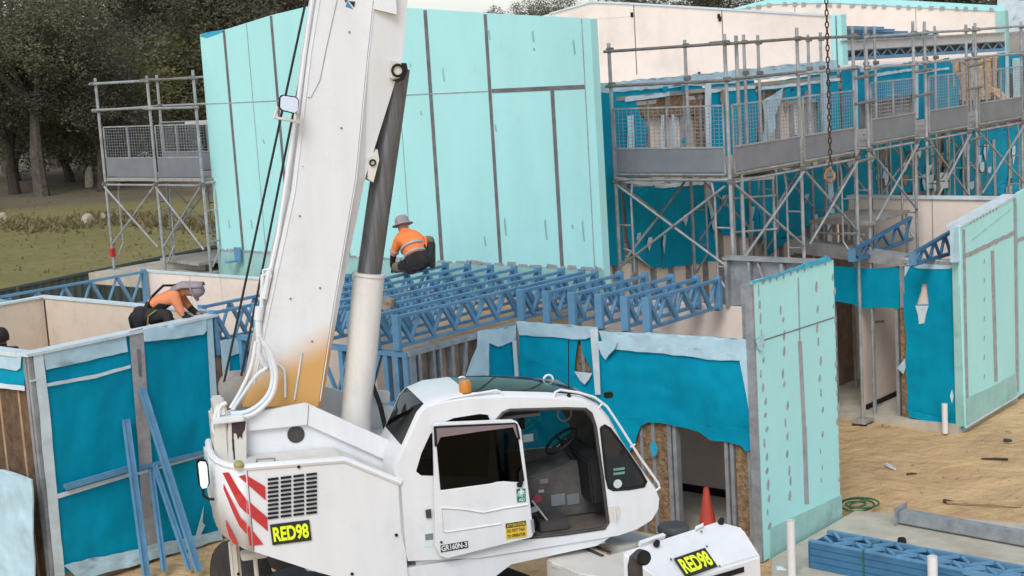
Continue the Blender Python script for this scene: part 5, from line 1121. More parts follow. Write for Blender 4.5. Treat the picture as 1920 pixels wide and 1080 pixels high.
# ------------------------------------------------------------------ carrier, its long axis towards the viewer
CA = math.radians(-103); AX = V((math.cos(CA), math.sin(CA), 0)); TX = V((-AX.y, AX.x, 0)); CC = K(2.6, 1.1, 0); CC.z = 0
def Cc(a, t, z): return CC+AX*a+TX*t+V((0, 0, z))
def cbox(mb, a0, a1, t0, t1, z0, z1): return mb.box(Cc(a0, t0, z0), AX*(a1-a0), TX*(t1-t0), (0, 0, z1-z0))
obj('chassis', cbox(cbox(MB(), -2.6, 3.3, -.45, .45, .55, .95), -1.2, 1.0, -1.0, 1.0, .6, .82), 'dark', cr, bevel=.02)
for a in (-1.6, 2.2):
    for t in (-1.02, 1.02):
        c = Cc(a, t-.16, .56); ty = obj('wheel', MB().lathe(c, [(.40, 0), (.53, .03), (.56, .08), (.56, .26), (.53, .31), (.40, .34)], TX, 28), 'rubber', cr, smooth=True)
        obj('rim', MB().lathe(c+TX*.02, [(.30, 0), (.36, .03), (.36, .28), (.30, .31)], TX, 20), 'white2', ty)
        if t > 0: obj('mudguard', cbox(MB(), a-.65, a+.65, t-.2, t+.2, 1.10, 1.13), 'white2', cr)
# outrigger jacks
for a, t in ((-2.5, 1.25),):
    obj('outrigger', cbox(cbox(MB(), a-.09, a+.09, t-.09, t+.09, .25, 1.15), a-.12, a+.12, -abs(t) if t < 0 else 0, 0 if t < 0 else t, .7, .9), 'white2', cr, bevel=.012)
    obj('jack_foot', MB().lathe(Cc(a, t, 0), [(.2, 0), (.2, .05), (.06, .06), (.06, .3)], (0, 0, 1), 16), 'galv', cr)
j = hit(431, 1045, K(.8, .8, 0), CN); jb = MB().box(V((j.x, j.y, j.z-.28)), CE*.1, QD*.1, (0, 0, .42)).box(V((j.x, j.y, j.z-.28))+CE*.02-QD*.02, CE*.06, QD*.02, (0, 0, .42)); obj('jack_tube', jb, 'white2', cr, bevel=.012)
j2 = hit(480, 1040, K(1.0, .5, 0), CN); obj('jack_bracket', MB().box(j2-CE*.14-V((0, 0, .05)), CE*.25, QD*.15, (0, 0, .07)).box(j2-CE*.03-V((0, 0, .28)), CE*.04, QD*.05, (0, 0, .26)), 'white2', cr, bevel=.01)
# engine hood at the near end
H1, H2 = HZ(1165, 1033, 1.75), HZ(1345, 976, 1.75); H3, H4 = HZ(1392, 987, 1.70), HZ(1427, 1042, 1.50); H5 = HZ(1252, 1094, 1.50)
H2b = H2
hood = MB(); fl = .75
tops = [H1, H2, H3, H4, H5]
hood.v = tops+[V((p.x, p.y, fl)) for p in tops]
hood.f = [[0, 1, 2, 3, 4]]+[[i, (i+1) % 5, (i+1) % 5+5, i+5] for i in range(5)]; hood.mi = [0]*6
hd = obj('engine_hood', hood, 'white', cr, bevel=.02)
hn = (H2-H1).cross(H5-H1).normalized(); hn = hn if hn.z > 0 else -hn
def HP(x, y, up_=.0): return hit(x, y, (H1+H4)/2+hn*up_, hn)
a, b_, c = HP(1287, 1083, .012), HP(1346, 1062, .012), HP(1263, 1047, .012)
sign(a, b_-a, c-a, hd, 'RED98', [('RED98', .06, .12, .88, .76)], 'signblack', 'signyel', bold=.035)
for x, y in [(1230, 1022), (1351, 980)]: obj('rubber_stop', MB().lathe(HP(x, y, 0), [(.03, 0), (.03, .02), (.022, .05)], hn, 10), 'black', hd)
for x, y in [(1315, 997), (1389, 1002), (1412, 1038), (1325, 1025), (1258, 1049), (1349, 1062), (1370, 1044)]: obj('bolt', MB().lathe(HP(x, y, 0), [(.011, 0), (.011, .008)], hn, 6), 'coup', hd)
obj('hinge', MB().prism([HP(1304, 987, .02), HP(1319, 980, .02), HP(1319, 986, .02), HP(1306, 992, .02)], hn*-.03), 'white', hd); obj('hinge', MB().prism([HP(1199, 1014, .03), HP(1243, 999, .03), HP(1249, 1003, .03), HP(1203, 1019, .03)], hn*-.05), 'white', hd)
lp_ = [H4+V((0, 0, -.05)), H5+V((0, 0, -.05))]; nn_ = (H5-H4).cross(V((0, 0, 1))).normalized(); nn_ = nn_ if nn_.dot(EYE-H4) > 0 else -nn_
obj('vent_strip', MB().prism([lp_[0].lerp(lp_[1], .2)+nn_*.012, lp_[1]+nn_*.012, lp_[1]-V((0, 0, .05))+nn_*.012, lp_[0].lerp(lp_[1], .2)-V((0, 0, .05))+nn_*.012], -nn_*.004), 'black', hd)
td = EYE-H1; td.z = 0; td.normalize(); ep = hit(1192, 1090, H1+td*.5, td); eq = hit(1200, 1045, H1+td*.5, td)
obj('exhaust_pipe', MB().path([V((ep.x, ep.y, .8)), ep, V((ep.x, ep.y, eq.z-.08)), V((ep.x, ep.y, eq.z-.02))+RT*.015, V((ep.x, ep.y, eq.z+.02))+RT*.05+td*.03, V((ep.x, ep.y, eq.z+.03))+RT*.08+td*.10], .066, 14, cap=False), 'dark', cr, smooth=True)
obj('exhaust_mouth', MB().lathe(V((ep.x, ep.y, eq.z+.03))+RT*.08+td*.095, [(.06, 0), (.06, .002)], td, 14), 'black', cr)
# side deck between hood and turret
D = [HZ(1023, 1046, 1.15), HZ(1086, 1018, 1.15), HZ(1142, 1040, 1.15), HZ(1222, 1018, 1.15), HZ(1230, 1100, 1.15), HZ(1086, 1074, 1.15)]
obj('side_deck', MB().prism(D, (0, 0, -.45)), 'white2', cr, bevel=.015)
for k in range(2): a, b_ = HZ(1084+k*14, 1022-k*6, 1.16), HZ(1130+k*14, 1042-k*6, 1.16); obj('grip_strip', MB().bar(a, b_, .035, .012), 'dark', cr)
m = MB().bar(HZ(1110, 1012, 1.1), HZ(1180, 1032, 1.1), .18, .1).bar(HZ(1150, 1005, 1.0), HZ(1200, 1020, 1.0), .3, .08); obj('step_plate', m, 'white2', cr)
# hook rope and block above the picture
hx = hit(1549, -60, K(0, 1.04+.1, 0), CN); 
ht = V((hx.x, hx.y, 0))
obj('hoist_rope', MB().tube(V((ht.x, ht.y, 8.9)), V((ht.x, ht.y, tip.z)), .012, 6), 'rope', cr)
obj('jib', MB().bar(tip, V((ht.x, ht.y, tip.z+.3)), .3, .3), 'white', boom)
obj('hook_block', MB().lathe(V((ht.x, ht.y, 8.5)), [(.05, 0), (.2, .1), (.2, .35), (.06, .45)], (0, 0, 1), 16), 'hookpaint', cr)
# chain sling
cb = hit(1557, 312, ht, CN); ct = V((ht.x, ht.y, 8.5)); m = MB(); d = (cb-ct); n = int(d.length/.062); d.normalize()
for i in range(n):
    c = ct+d*(i+.5)*(cb-ct).length/n; sd = RT if i % 2 else FW; sd = (sd-d*sd.dot(d)).normalized(); a = .036; b = .017; ring = []
    for k in range(10):
        t = 2*math.pi*k/10; ring.append(c+d*a*math.cos(t)+sd*b*math.sin(t))
    m.path(ring+[ring[0]], .008, 5, cap=False)
chn = obj('lifting_chain', m, 'rust'); tag(chn, 'rusty lifting chain hanging down in front of the upper scaffold', 'chain')
hk = [cb+(q_-cb)*.78 for q_ in [cb+V((0, 0, 0)), cb-UP*.04, cb-UP*.06-RT*.05, cb-UP*.14-RT*.075, cb-UP*.20-RT*.05, cb-UP*.22+RT*.0, cb-UP*.17+RT*.05, cb-UP*.11+RT*.055, cb-UP*.06+RT*.02, cb-UP*.03]]
ho = obj('hook', MB().path(hk, [.014, .016, .018, .019, .02, .02, .018, .015, .013, .011], 8), 'hookpaint', chn, smooth=True)
# ------------------------------------------------------------------ people
def figure(name, label, cat, org, joints, bones, mats, hands=(), skip=()):
    """one continuous body grown on a skeleton; joints: name -> (right, away, up, radius) from org; the picture's right/away axes"""
    rr = V((RT.x, RT.y, 0)).normalized(); aa = V((FW.x, FW.y, 0)).normalized()
    pos = {k: org+rr*v[0]+aa*v[1]+V((0, 0, v[2])) for k, v in joints.items()}
    names = list(joints); me = bpy.data.meshes.new(name); es = [(names.index(a), names.index(b)) for a, b in bones]
    me.from_pydata([pos[k]-org for k in names], es, [])
    o = bpy.data.objects.new(name, me); COL.objects.link(o)
    sk_ = o.modifiers.new('skin', 'SKIN'); sk_.use_smooth_shade = True
    for i, k in enumerate(names):
        me.skin_vertices[0].data[i].radius = (joints[k][3], joints[k][3]); me.skin_vertices[0].data[i].use_root = (i == 0)
    sb = o.modifiers.new('sub', 'SUBSURF'); sb.levels = 2; sb.render_levels = 2
    dg = bpy.context.evaluated_depsgraph_get(); dg.update(); nm = bpy.data.meshes.new_from_object(o.evaluated_get(dg))
    o.modifiers.clear(); o.data = nm; bpy.data.meshes.remove(me)
    nm.materials.clear()
    mk = sorted(set(mats.values())); [nm.materials.append(M[k]) for k in mk]
    P_ = {k: pos[k]-org for k in names}
    for f in nm.polygons:
        c = f.center; best = None
        for a, b in bones:
            ab = P_[b]-P_[a]; t = max(0, min(1, (c-P_[a]).dot(ab)/max(ab.length_squared, 1e-6))); d = (c-(P_[a]+ab*t)).length
            if best is None or d < best[0]: best = (d, a+'-'+b, t)
        k = mats.get(best[1]) or 'skin'
        f.material_index = mk.index(k); f.use_smooth = True
    o.location = org; tag(o, label, cat)
    # fingers
    for h, dr_ in hands:
        base = pos[h]; dv = (rr*dr_[0]+aa*dr_[1]+V((0, 0, dr_[2]))).normalized(); sdv = dv.cross(V((.2, .1, 1))).normalized(); m = MB()
        for i, ln in enumerate((.065, .075, .07, .055)):
            b0_ = base+sdv*(i-1.5)*.02+dv*.025; m.path([b0_, b0_+dv*ln*.5-V((0, 0, .008)), b0_+dv*ln*.8-V((0, 0, .03))], [.0105, .0095, .008], 6)
        m.path([base+sdv*.035, base+sdv*.06+dv*.03, base+sdv*.055+dv*.06], [.012, .011, .009], 6)
        fm = bpy.data.meshes.new('x'); bmx = bmesh.new(); bmx.from_mesh(nm)
        tmp = bpy.data.meshes.new('f'); tmp.from_pydata([p-org for p in m.v], [], m.f); bmx.from_mesh(tmp); bmx.to_mesh(nm); bmx.free()
    return o, pos, rr, aa
# the worker kneeling on the trusses
o2 = HZ(787, 512, 3.12)
J = {'pelvis': (-.02, .02, .15, .15), 'waist': (-.05, .06, .28, .145), 'chest': (-.11, .17, .45, .185), 'neckbase': (-.18, .27, .555, .115), 'neck': (-.205, .31, .59, .07), 'head': (-.225, .36, .655, .088), 'crown': (-.23, .37, .72, .075),
     'lsh': (-.29, .20, .47, .10), 'lel': (-.385, .24, .26, .052), 'lwr': (-.415, .30, .09, .040), 'lhand': (-.40, .36, .03, .038),
     'rsh': (.06, .20, .47, .10), 'rel': (.10, .27, .33, .052), 'rwr': (-.02, .45, .22, .040), 'rhand': (-.09, .50, .18, .036),
     'lhip': (-.12, .03, .12, .115), 'lknee': (-.34, .25, .07, .075), 'lankle': (-.16, .10, .03, .05), 'ltoe': (-.08, .0, .02, .045),
     'rhip': (.09, .03, .13, .115), 'rknee': (.175, .30, .42, .078), 'rankle': (.17, .40, .06, .055), 'rtoe': (.16, .52, .02, .045)}
B = [('pelvis', 'waist'), ('waist', 'chest'), ('chest', 'neckbase'), ('neckbase', 'neck'), ('neck', 'head'), ('head', 'crown'), ('chest', 'lsh'), ('lsh', 'lel'), ('lel', 'lwr'), ('lwr', 'lhand'), ('chest', 'rsh'), ('rsh', 'rel'), ('rel', 'rwr'), ('rwr', 'rhand'),
     ('pelvis', 'lhip'), ('lhip', 'lknee'), ('lknee', 'lankle'), ('lankle', 'ltoe'), ('pelvis', 'rhip'), ('rhip', 'rknee'), ('rknee', 'rankle'), ('rankle', 'rtoe')]
mt = {'pelvis-waist': 'pants', 'waist-chest': 'orange', 'chest-neckbase': 'orange', 'neckbase-neck': 'orange', 'neck-head': 'skin', 'head-crown': 'skin', 'chest-lsh': 'orange', 'lsh-lel': 'orange', 'lel-lwr': 'sleeve', 'lwr-lhand': 'khaki', 'chest-rsh': 'orange', 'rsh-rel': 'orange', 'rel-rwr': 'sleeve', 'rwr-rhand': 'khaki',
      'pelvis-lhip': 'pants', 'lhip-lknee': 'pants', 'lknee-lankle': 'khaki', 'lankle-ltoe': 'dark', 'pelvis-rhip': 'pants', 'rhip-rknee': 'pants', 'rknee-rankle': 'khaki', 'rankle-rtoe': 'dark'}
w2, pos, rr, aa = figure('person', 'worker in bright orange shirt and mauve sun hat crouching on the trusses', 'person', o2, J, B, mt, [('lhand', (-.2, .8, -.4)), ('rhand', (-.7, .6, -.2))])
def hat(par, hd_, up_, rb, m_='hat', tilt=None):
    u = V(up_).normalized(); obj('sun_hat', MB().lathe(hd_, [(rb, -.02), (rb*.98, -.008), (.112, .004), (.106, .03), (.098, .085), (.07, .118), (.03, .126)], u, 26), m_, par, smooth=True)
hat(w2, pos['head']+V((0, 0, .045)), rr*-.18+aa*.28+V((0, 0, 1)), .16)
# reflective bands hug the back
def band(par, c, axis, rad, w_, m_='stripe', n=28, sq=1.):
    u = V(axis).normalized(); obj('reflective_band', MB().lathe(c-u*w_/2, [(rad*.97, 0), (rad, .004), (rad, w_-.004), (rad*.97, w_)], u, n), m_, par, smooth=True)
sp_ = pos['chest']-pos['waist']
band(w2, pos['waist'].lerp(pos['chest'], .52), sp_, .192, .042); band(w2, pos['waist'].lerp(pos['chest'], -.05), sp_, .172, .038)
band(w2, pos['lsh'].lerp(pos['lel'], .78), pos['lel']-pos['lsh'], .070, .035); band(w2, pos['rsh'].lerp(pos['rel'], .78), pos['rel']-pos['rsh'], .070, .035)
obj('shirt_hem', MB().lathe(pos['waist']-sp_.normalized()*.02, [(.15, -.02), (.166, 0), (.168, .1), (.15, .14)], sp_, 26), 'orange', w2, smooth=True)
obj('knee_pad', MB().lathe(pos['rknee']-rr*.03+V((0, 0, -.05)), [(.05, -.12), (.085, -.08), (.09, .06), (.07, .11), (.03, .13)], V((0, 0, 1)), 14), 'khaki', w2, smooth=True)
obj('knee_pad', MB().lathe(pos['lknee'].lerp(pos['lhip'], .1), [(.05, -.1), (.082, -.06), (.085, .06), (.06, .1)], pos['lhip']-pos['lknee'], 14), 'khaki', w2, smooth=True)
# the worker bending over the wall top
o1 = HY(303, 597, 16.35)
J1 = {'pelvis': (-.18, .05, .06, .14), 'waist': (-.10, .06, .16, .13), 'chest': (.10, .08, .28, .145), 'neckbase': (.24, .08, .335, .09), 'neck': (.31, .08, .34, .06), 'head': (.42, .08, .33, .085), 'crown': (.49, .08, .34, .072),
      'rsh': (.21, -.06, .28, .08), 'rel': (.30, -.10, .06, .055), 'rwr': (.38, -.02, -.02, .042), 'rhand': (.44, .02, -.03, .036), 'lsh': (.21, .22, .28, .08), 'lel': (.33, .26, .08, .052), 'lwr': (.44, .2, .0, .04), 'lhand': (.50, .18, -.01, .036),
      'rhip': (-.16, -.05, .04, .11), 'rknee': (.12, -.08, .07, .095), 'rankle': (.06, -.06, -.34, .06), 'rtoe': (.2, -.06, -.38, .05), 'lhip': (-.16, .15, .04, .11), 'lknee': (.15, .17, -.12, .085), 'lankle': (-.2, .17, -.30, .055), 'ltoe': (-.3, .17, -.38, .05)}
mt1 = {k: v for k, v in mt.items()}; mt1 = {k: ('orange2' if v == 'orange' else 'dark' if v == 'khaki' else v) for k, v in mt1.items()}; mt1['rel-rwr'] = 'sleeve'; mt1['lwr-lhand'] = 'skin'; mt1['rwr-rhand'] = 'skin'; mt1['pelvis-waist'] = 'pants'; mt1['rknee-rankle'] = 'pants'; mt1['lknee-lankle'] = 'pants'; mt1['rsh-rel'] = 'orange2'
w1, pos1, rr, aa = figure('person', 'worker in faded orange shirt and flap hat bending over the wall top', 'person', o1, J1, B, mt1, [('lhand', (.8, -.1, -.5)), ('rhand', (.8, .1, -.5))])
hat(w1, pos1['head'].lerp(pos1['crown'], .5), pos1['crown']-pos1['head']+V((0, 0, .015)), .15)
fl_ = MB(); nv = 9
for i in range(nv):
    t = -1.15+2.3*i/(nv-1)
    for k, (f, r) in enumerate([(.16, .12), (.04, .135), (-.12, .15), (-.26, .155)]):
        c = pos1['head']+rr*f+V((0, 0, .015 if k < 3 else -.035)); fl_.v.append(c+aa*math.sin(t)*r+V((0, 0, math.cos(t)*r*.85)))
for i in range(nv-1):
    for k in range(3): fl_.f.append([i*4+k, i*4+k+1, i*4+k+5, i*4+k+4]); fl_.mi.append(0)
nf = obj('neck_flap', fl_, 'hat', w1, smooth=True); q = nf.modifiers.new('t', 'SOLIDIFY'); q.thickness = .008
obj('tool_bag', MB().lathe(pos1['pelvis']+rr*-.10+aa*-.12+V((0, 0, -.16)), [(.06, 0), (.10, .06), (.11, .20), (.08, .27), (.03, .29)], (.15, 0, 1), 12), 'sleeve', w1, smooth=True)
obj('tool_bag', MB().lathe(pos1['pelvis']+rr*-.16+aa*-.02+V((0, 0, -.20)), [(.05, 0), (.09, .05), (.095, .18), (.05, .24)], (-.1, 0, 1), 12), 'black', w1, smooth=True)
obj('strap', MB().path([pos1['pelvis']+rr*-.05+V((0, -.1, .12))-aa*.05, pos1['waist']+V((0, 0, .14))-aa*.03, pos1['chest']+V((0, 0, .155))-rr*.04-aa*.06, pos1['neckbase']+V((0, 0, .09))-aa*.05], .018, 6), 'black', w1)
obj('leg_line', MB().path([pos1['rhip']+V((0, 0, .10))-aa*.115+rr*.14, pos1['rhip']+V((0, 0, .03))-aa*.12+rr*.03, pos1['rhip']+V((0, 0, -.12))-aa*.12+rr*.0], .011, 6), 'straw', w1)
# the third worker, only the head in view
o3 = HY(2, 628, 18.3); ft = o3+V((-.0, 0, 0))
f3 = V((o3.x, o3.y, o3.z-1.62)); J3 = {'pelvis': (-.02, 0, .92, .14), 'waist': (-.02, 0, 1.1, .125), 'chest': (-.01, 0, 1.32, .15), 'neckbase': (-.01, 0, 1.45, .085), 'neck': (0, 0, 1.50, .058), 'head': (.0, 0, 1.60, .088), 'crown': (0, 0, 1.67, .078),
      'rsh': (.17, 0, 1.40, .075), 'rel': (.22, .02, 1.12, .05), 'rwr': (.24, .14, .90, .038), 'rhand': (.24, .2, .85, .034), 'lsh': (-.19, 0, 1.40, .075), 'lel': (-.24, .02, 1.12, .05), 'lwr': (-.25, .14, .90, .038), 'lhand': (-.25, .2, .85, .034),
      'rhip': (.08, 0, .88, .105), 'rknee': (.1, .02, .48, .07), 'rankle': (.1, 0, .08, .05), 'rtoe': (.12, .16, .04, .045), 'lhip': (-.12, 0, .88, .105), 'lknee': (-.14, .02, .48, .07), 'lankle': (-.14, 0, .08, .05), 'ltoe': (-.14, .16, .04, .045)}
mt3 = {k: ('sleeve' if v == 'orange' else v) for k, v in mt.items()}
w3, p3_, rr, aa = figure('person', 'dark-haired worker in the left room, only the head showing', 'person', f3, J3, B, mt3)
obj('hair', MB().lathe(p3_['head']+V((0, 0, -.03)), [(.098, -.03), (.108, .03), (.10, .09), (.07, .14), (.02, .158)], (-.1, 0, 1), 18), 'hair', w3, smooth=True)
if f3.z > .1: tag(obj('step_platform', MB().abox(f3.x-.6, f3.x+.5, f3.y-.35, f3.y+.35, f3.z-.06, f3.z).abox(f3.x-.55, f3.x-.5, f3.y-.3, f3.y+.3, .06, f3.z-.06).abox(f3.x+.4, f3.x+.45, f3.y-.3, f3.y+.3, .06, f3.z-.06), 'plank'), 'plank step platform under the dark-haired worker in the left room', 'platform')
# ------------------------------------------------------------------ loose things on the site
for i, (a, b_, y1, lb) in enumerate([((236, 786), (276, 1090), 15.35, 'wide blue steel stud leaning on the teal wall, shorter of the two wide ones'), ((266, 728), (382, 1100), 14.85, 'wide blue steel stud leaning across the others, its top highest on the teal wall'), ((283, 878), (312, 1100), 15.25, 'thin blue steel stud standing nearly upright behind the crossing studs'), ((288, 868), (365, 1095), 15.0, 'thin blue steel stud tilting right under the highest leaning stud')]):
    p = HY(a[0], a[1], YL-.08); q = HY(b_[0], b_[1], y1); d = (q-p).normalized(); q = p+d*((p.z-.02)/max(1e-3, -d.z)); wd = .085 if i < 2 else .05
    f = d.cross(V((0, -1, .2))).normalized()
    m = MB().bar(p, q, wd, .012, up=d.cross(f)); m.bar(p+f*(wd/2), q+f*(wd/2), .008, .05, up=d.cross(f)); m.bar(p-f*(wd/2), q-f*(wd/2), .008, .05, up=d.cross(f))
    tag(obj('steel_stud', m, 'blue'), lb, 'steel stud', 'blue studs leaning on the teal wall')
p, q = HY(121, 912, YL-.09), HY(241, 877, YL-.09); tag(obj('steel_stud', MB().bar(p, q, .05, .05).bar(p+V((0, -.03, -.02)), q+V((0, -.03, -.02)), .01, .05), 'blue'), 'blue steel stud fixed level across the left teal panel', 'steel stud')
p, q = HY(262, 877, YL-.09), HY(392, 846, YL-.09); tag(obj('steel_stud', MB().bar(p, q, .03, .05), 'blue'), 'thin blue rail fixed level across the right-hand teal panel near the crane tail', 'steel stud')
# truss bundle on the slab
tbn = thing('truss_bundle', 'strapped bundle of blue steel trusses lying on the concrete at lower right', 'truss bundle', (15.2, 7, .03))
A = HZ(1515, 1014, .36); B_ = HZ(1806, 1070, .36)
for i, (a, b_) in enumerate([(A, B_)]):
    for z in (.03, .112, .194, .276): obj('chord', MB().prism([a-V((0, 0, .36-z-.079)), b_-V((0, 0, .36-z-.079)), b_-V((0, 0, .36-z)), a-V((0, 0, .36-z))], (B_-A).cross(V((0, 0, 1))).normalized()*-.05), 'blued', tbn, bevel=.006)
dn = (B_-A).normalized(); sd = V((-dn.y, dn.x, 0)); sd = sd if sd.dot(FW) > 0 else -sd; ln = (B_-A).length+1.2; wdt = .42
for k in (0, 1): obj('chord', MB().bar(A+sd*(.03+k*wdt)+V((0, 0, -.02)), A+sd*(.03+k*wdt)+dn*ln+V((0, 0, -.02)), .06, .05), 'blue', tbn)
obj('chord', MB().bar(A+sd*(wdt*.5)+dn*.35+V((0, 0, -.02)), A+sd*(wdt*.5)+dn*ln+V((0, 0, -.02)), .05, .05), 'blue', tbn)
obj('chord', MB().prism([A+sd*(wdt+.06)-V((0, 0, .33)), A+sd*(wdt+.06)+dn*ln-V((0, 0, .33)), A+sd*(wdt+.06)+dn*ln-V((0, 0, .05)), A+sd*(wdt+.06)-V((0, 0, .05))], sd*-.04), 'blued', tbn)
obj('end_plate', MB().prism([A-V((0, 0, .33)), A+sd*(wdt+.05)-V((0, 0, .33)), A+sd*(wdt+.05)-V((0, 0, .04)), A-V((0, 0, .04))], dn*.02), 'blued', tbn)
for k in range(14):
    a = A+dn*(.1+k*.2)+sd*(.04 if k % 2 else wdt*.5); b_ = A+dn*(.3+k*.2)+sd*(wdt*.5 if k % 2 else .04); obj('web', MB().bar(a, b_, .04, .03), 'blue', tbn)
    a = A+dn*(.1+k*.2)+sd*(wdt*.5 if k % 2 else wdt); b_ = A+dn*(.3+k*.2)+sd*(wdt if k % 2 else wdt*.5); obj('web', MB().bar(a, b_, .04, .03), 'blue', tbn)
sp0 = A+dn*.72; obj('strap', MB().bar(sp0-sd*.008+V((0, 0, .01)), sp0-sd*.008-V((0, 0, .33)), .02, .006, up=sd).bar(sp0+V((0, 0, .008)), sp0+sd*wdt+V((0, 0, .008)), .02, .006), 'hose', tbn)
# galvanised beam
p, q = HZ(1690, 967, .13), HZ(1960, 1016, .13); m = MB().bar(p, q, .16, .16); 
bm_ = thing('steel_beam', 'galvanised square steel post with an end plate lying on the sand', 'steel post', V((p.x, p.y, .03)))
obj('tube', m, 'galv', bm_, bevel=.015); d = (q-p).normalized(); obj('end_plate', MB().bar(p-d*.02, p+d*.0, .30, .26), 'galv', bm_)
for x, y, zt, r, lb, px2 in [(1485, 1090, 0, .05, 'white plastic pipe standing beside the mint dabbed panel', (1482, 976)), (1772, 812, 0, .045, 'white plastic pipe standing on the sand before the long teal sheet', (1771, 757)), (1750, 1135, 0, .055, 'white plastic pipe stub in front of the blue truss bundle', (1748, 1043)), (1831, 1120, 0, .05, 'shortest white pipe stub, right of the one before the truss bundle', (1830, 1064))]:
    p = HZ(x, y, -.03); t = hit(px2[0], px2[1], p, V((FW.x, FW.y, 0)))
    tag(obj('plastic_pipe', MB().lathe(p, [(r, 0), (r, t.z-p.z), (r*.86, t.z-p.z), (r*.86, t.z-p.z-.15)], (t-p), 20), 'pvc', smooth=True), lb, 'pipe', 'white pipes standing out of the ground')
c = HZ(1325, 1075, 0); c = HZ(1324, 914, .80); c.z = 0
cn = obj('traffic_cone', MB().lathe((c.x, c.y, 0), [(.20, 0), (.20, .03), (.155, .035), (.035, .78), (.03, .80), (.02, .80)], (0, 0, 1), 24), 'cone', smooth=True); tag(cn, 'red traffic cone standing behind the crane hood before the doorway', 'cone')
c = HZ(1262, 985, .62); tag(obj('rubbish_drum', MB().lathe((c.x, c.y, .0), [(.15, 0), (.17, .55), (.185, .56), (.185, .60), (.16, .63), (.05, .64)], (0, 0, 1), 24), mat('grey_drum', (.075, .08, .09), .6, var=.2, dirt=.4, dscale=6), smooth=True), 'dark grey drum with a dusty lid between crane hood and cab nose', 'drum')
c = HZ(1691, 1017, .05); m = MB().lathe((c.x, c.y, .035), [(.05, 0), (.055, .03), (.045, .07)], (0, 0, 1), 12); m.torus((c.x-.08, c.y-.05, .045), (0, 0, 1), .06, .008, 16, 5); tag(obj('sling_shackle', m, 'black'), 'small black shackle lying on the concrete behind the truss bundle', 'shackle')
hp = []
for i in range(160):
    t = i/159*2*math.pi*3.3; a = HZ(1597, 946, .03); r_ = .20+.10*math.sin(t*.37+1); hp.append(V((a.x+r_*math.cos(t)+.05*math.sin(t*.5), a.y+r_*.8*math.sin(t)-.1, .03+.012*math.sin(t*1.3)+.008*t/6)))
tag(obj('garden_hose', MB().path(hp, .013, 6), 'hose', smooth=True), 'loose green hose coil on the sand beside the mint dabbed panel', 'hose')
rnd = random.Random(11)
deb = [((1890, 857), (1840, 856), .02, 'thin dark stick lying on the open sand, nearest the right edge', 'bark2', 'stick'), ((1775, 938), (1915, 945), .02, 'long pale timber batten lying on the sand behind the steel post', 'wood', 'batten'), ((1700, 885), (1718, 882), .015, 'short dark stick on the sand below the white scrap', 'bark2', 'stick'), ((1662, 868), (1678, 877), .03, 'white offcut lying on the sand in front of the entry wall', 'tape', 'offcut'), ((1598, 793), (1625, 795), .03, 'dark timber block on the sand by the scaffold foot', 'bark2', 'timber'), ((1883, 826), (1897, 827), .03, 'small dark timber chip near the mint side wall foot', 'bark2', 'timber'), ((1770, 936), (1790, 938), .03, 'dark end piece at the tip of the pale batten', 'bark2', 'timber'), ((1662, 984), (1672, 987), .03, 'white scrap lying at the edge of the concrete near the steel post', 'tape', 'offcut'), ((1455, 1072), (1476, 1074), .04, 'white offcut lying at the foot of the nearest white pipe', 'tape', 'offcut'), ((1655, 797), (1668, 796), .04, 'pale brown block on the sand before the entry doorway', 'wood', 'block')]
for a, b_, r, lb, m_, ct_ in deb:
    p, q = HZ(*a, .0), HZ(*b_, .0); p.z = gz(p.x, p.y)+r*.6+.015; q.z = gz(q.x, q.y)+r*.6+.015
    mid = p.lerp(q, .5)+V((rnd.uniform(-.03, .03), rnd.uniform(-.03, .03), .005)); o_ = MB().path([p, mid, q], [r, r*.9, r*.6], 6); tag(obj(ct_ if ct_ != 'timber' else 'timber_scrap', o_, m_), lb, ct_)
# fine litter: uncountable crumbs on the sand
lit = MB()
for i in range(420):
    x = rnd.uniform(14.5, 34); y = rnd.uniform(2, 9.4); s_ = rnd.uniform(.008, .03); z = gz(x, y)
    p = V((x, y, z-.004)); lit.box(p, V((s_*2, rnd.uniform(-s_, s_), 0)), V((rnd.uniform(-s_, s_), s_*1.4, 0)), (0, 0, s_*.6))
lo = obj('sand_litter', lit, 'wood'); lo['kind'] = 'stuff'
lv = MB().lathe(HZ(722, 572, 3.1), [(.16, 0), (.15, .03), (.09, .07), (.03, .09)], (0, 0, 1), 18)
for v in lv.v: v += noise.noise_vector(v*9)*.07
tag(obj('rag_heap', lv, mat('brown_rag', (.25, .20, .14), .9, var=.4, scale=9)), 'small brown heap of rags lying on the long trusses beside the lift ram', 'rag heap')
# scaffold standing near the entry
p = HZ(1620, 790, 0); tag(obj('base_board', MB().abox(p.x-.2, p.x+.2, p.y-.12, p.y+.12, .0, .045), 'plank'), 'timber sole board under the scaffold foot on the sand', 'board')
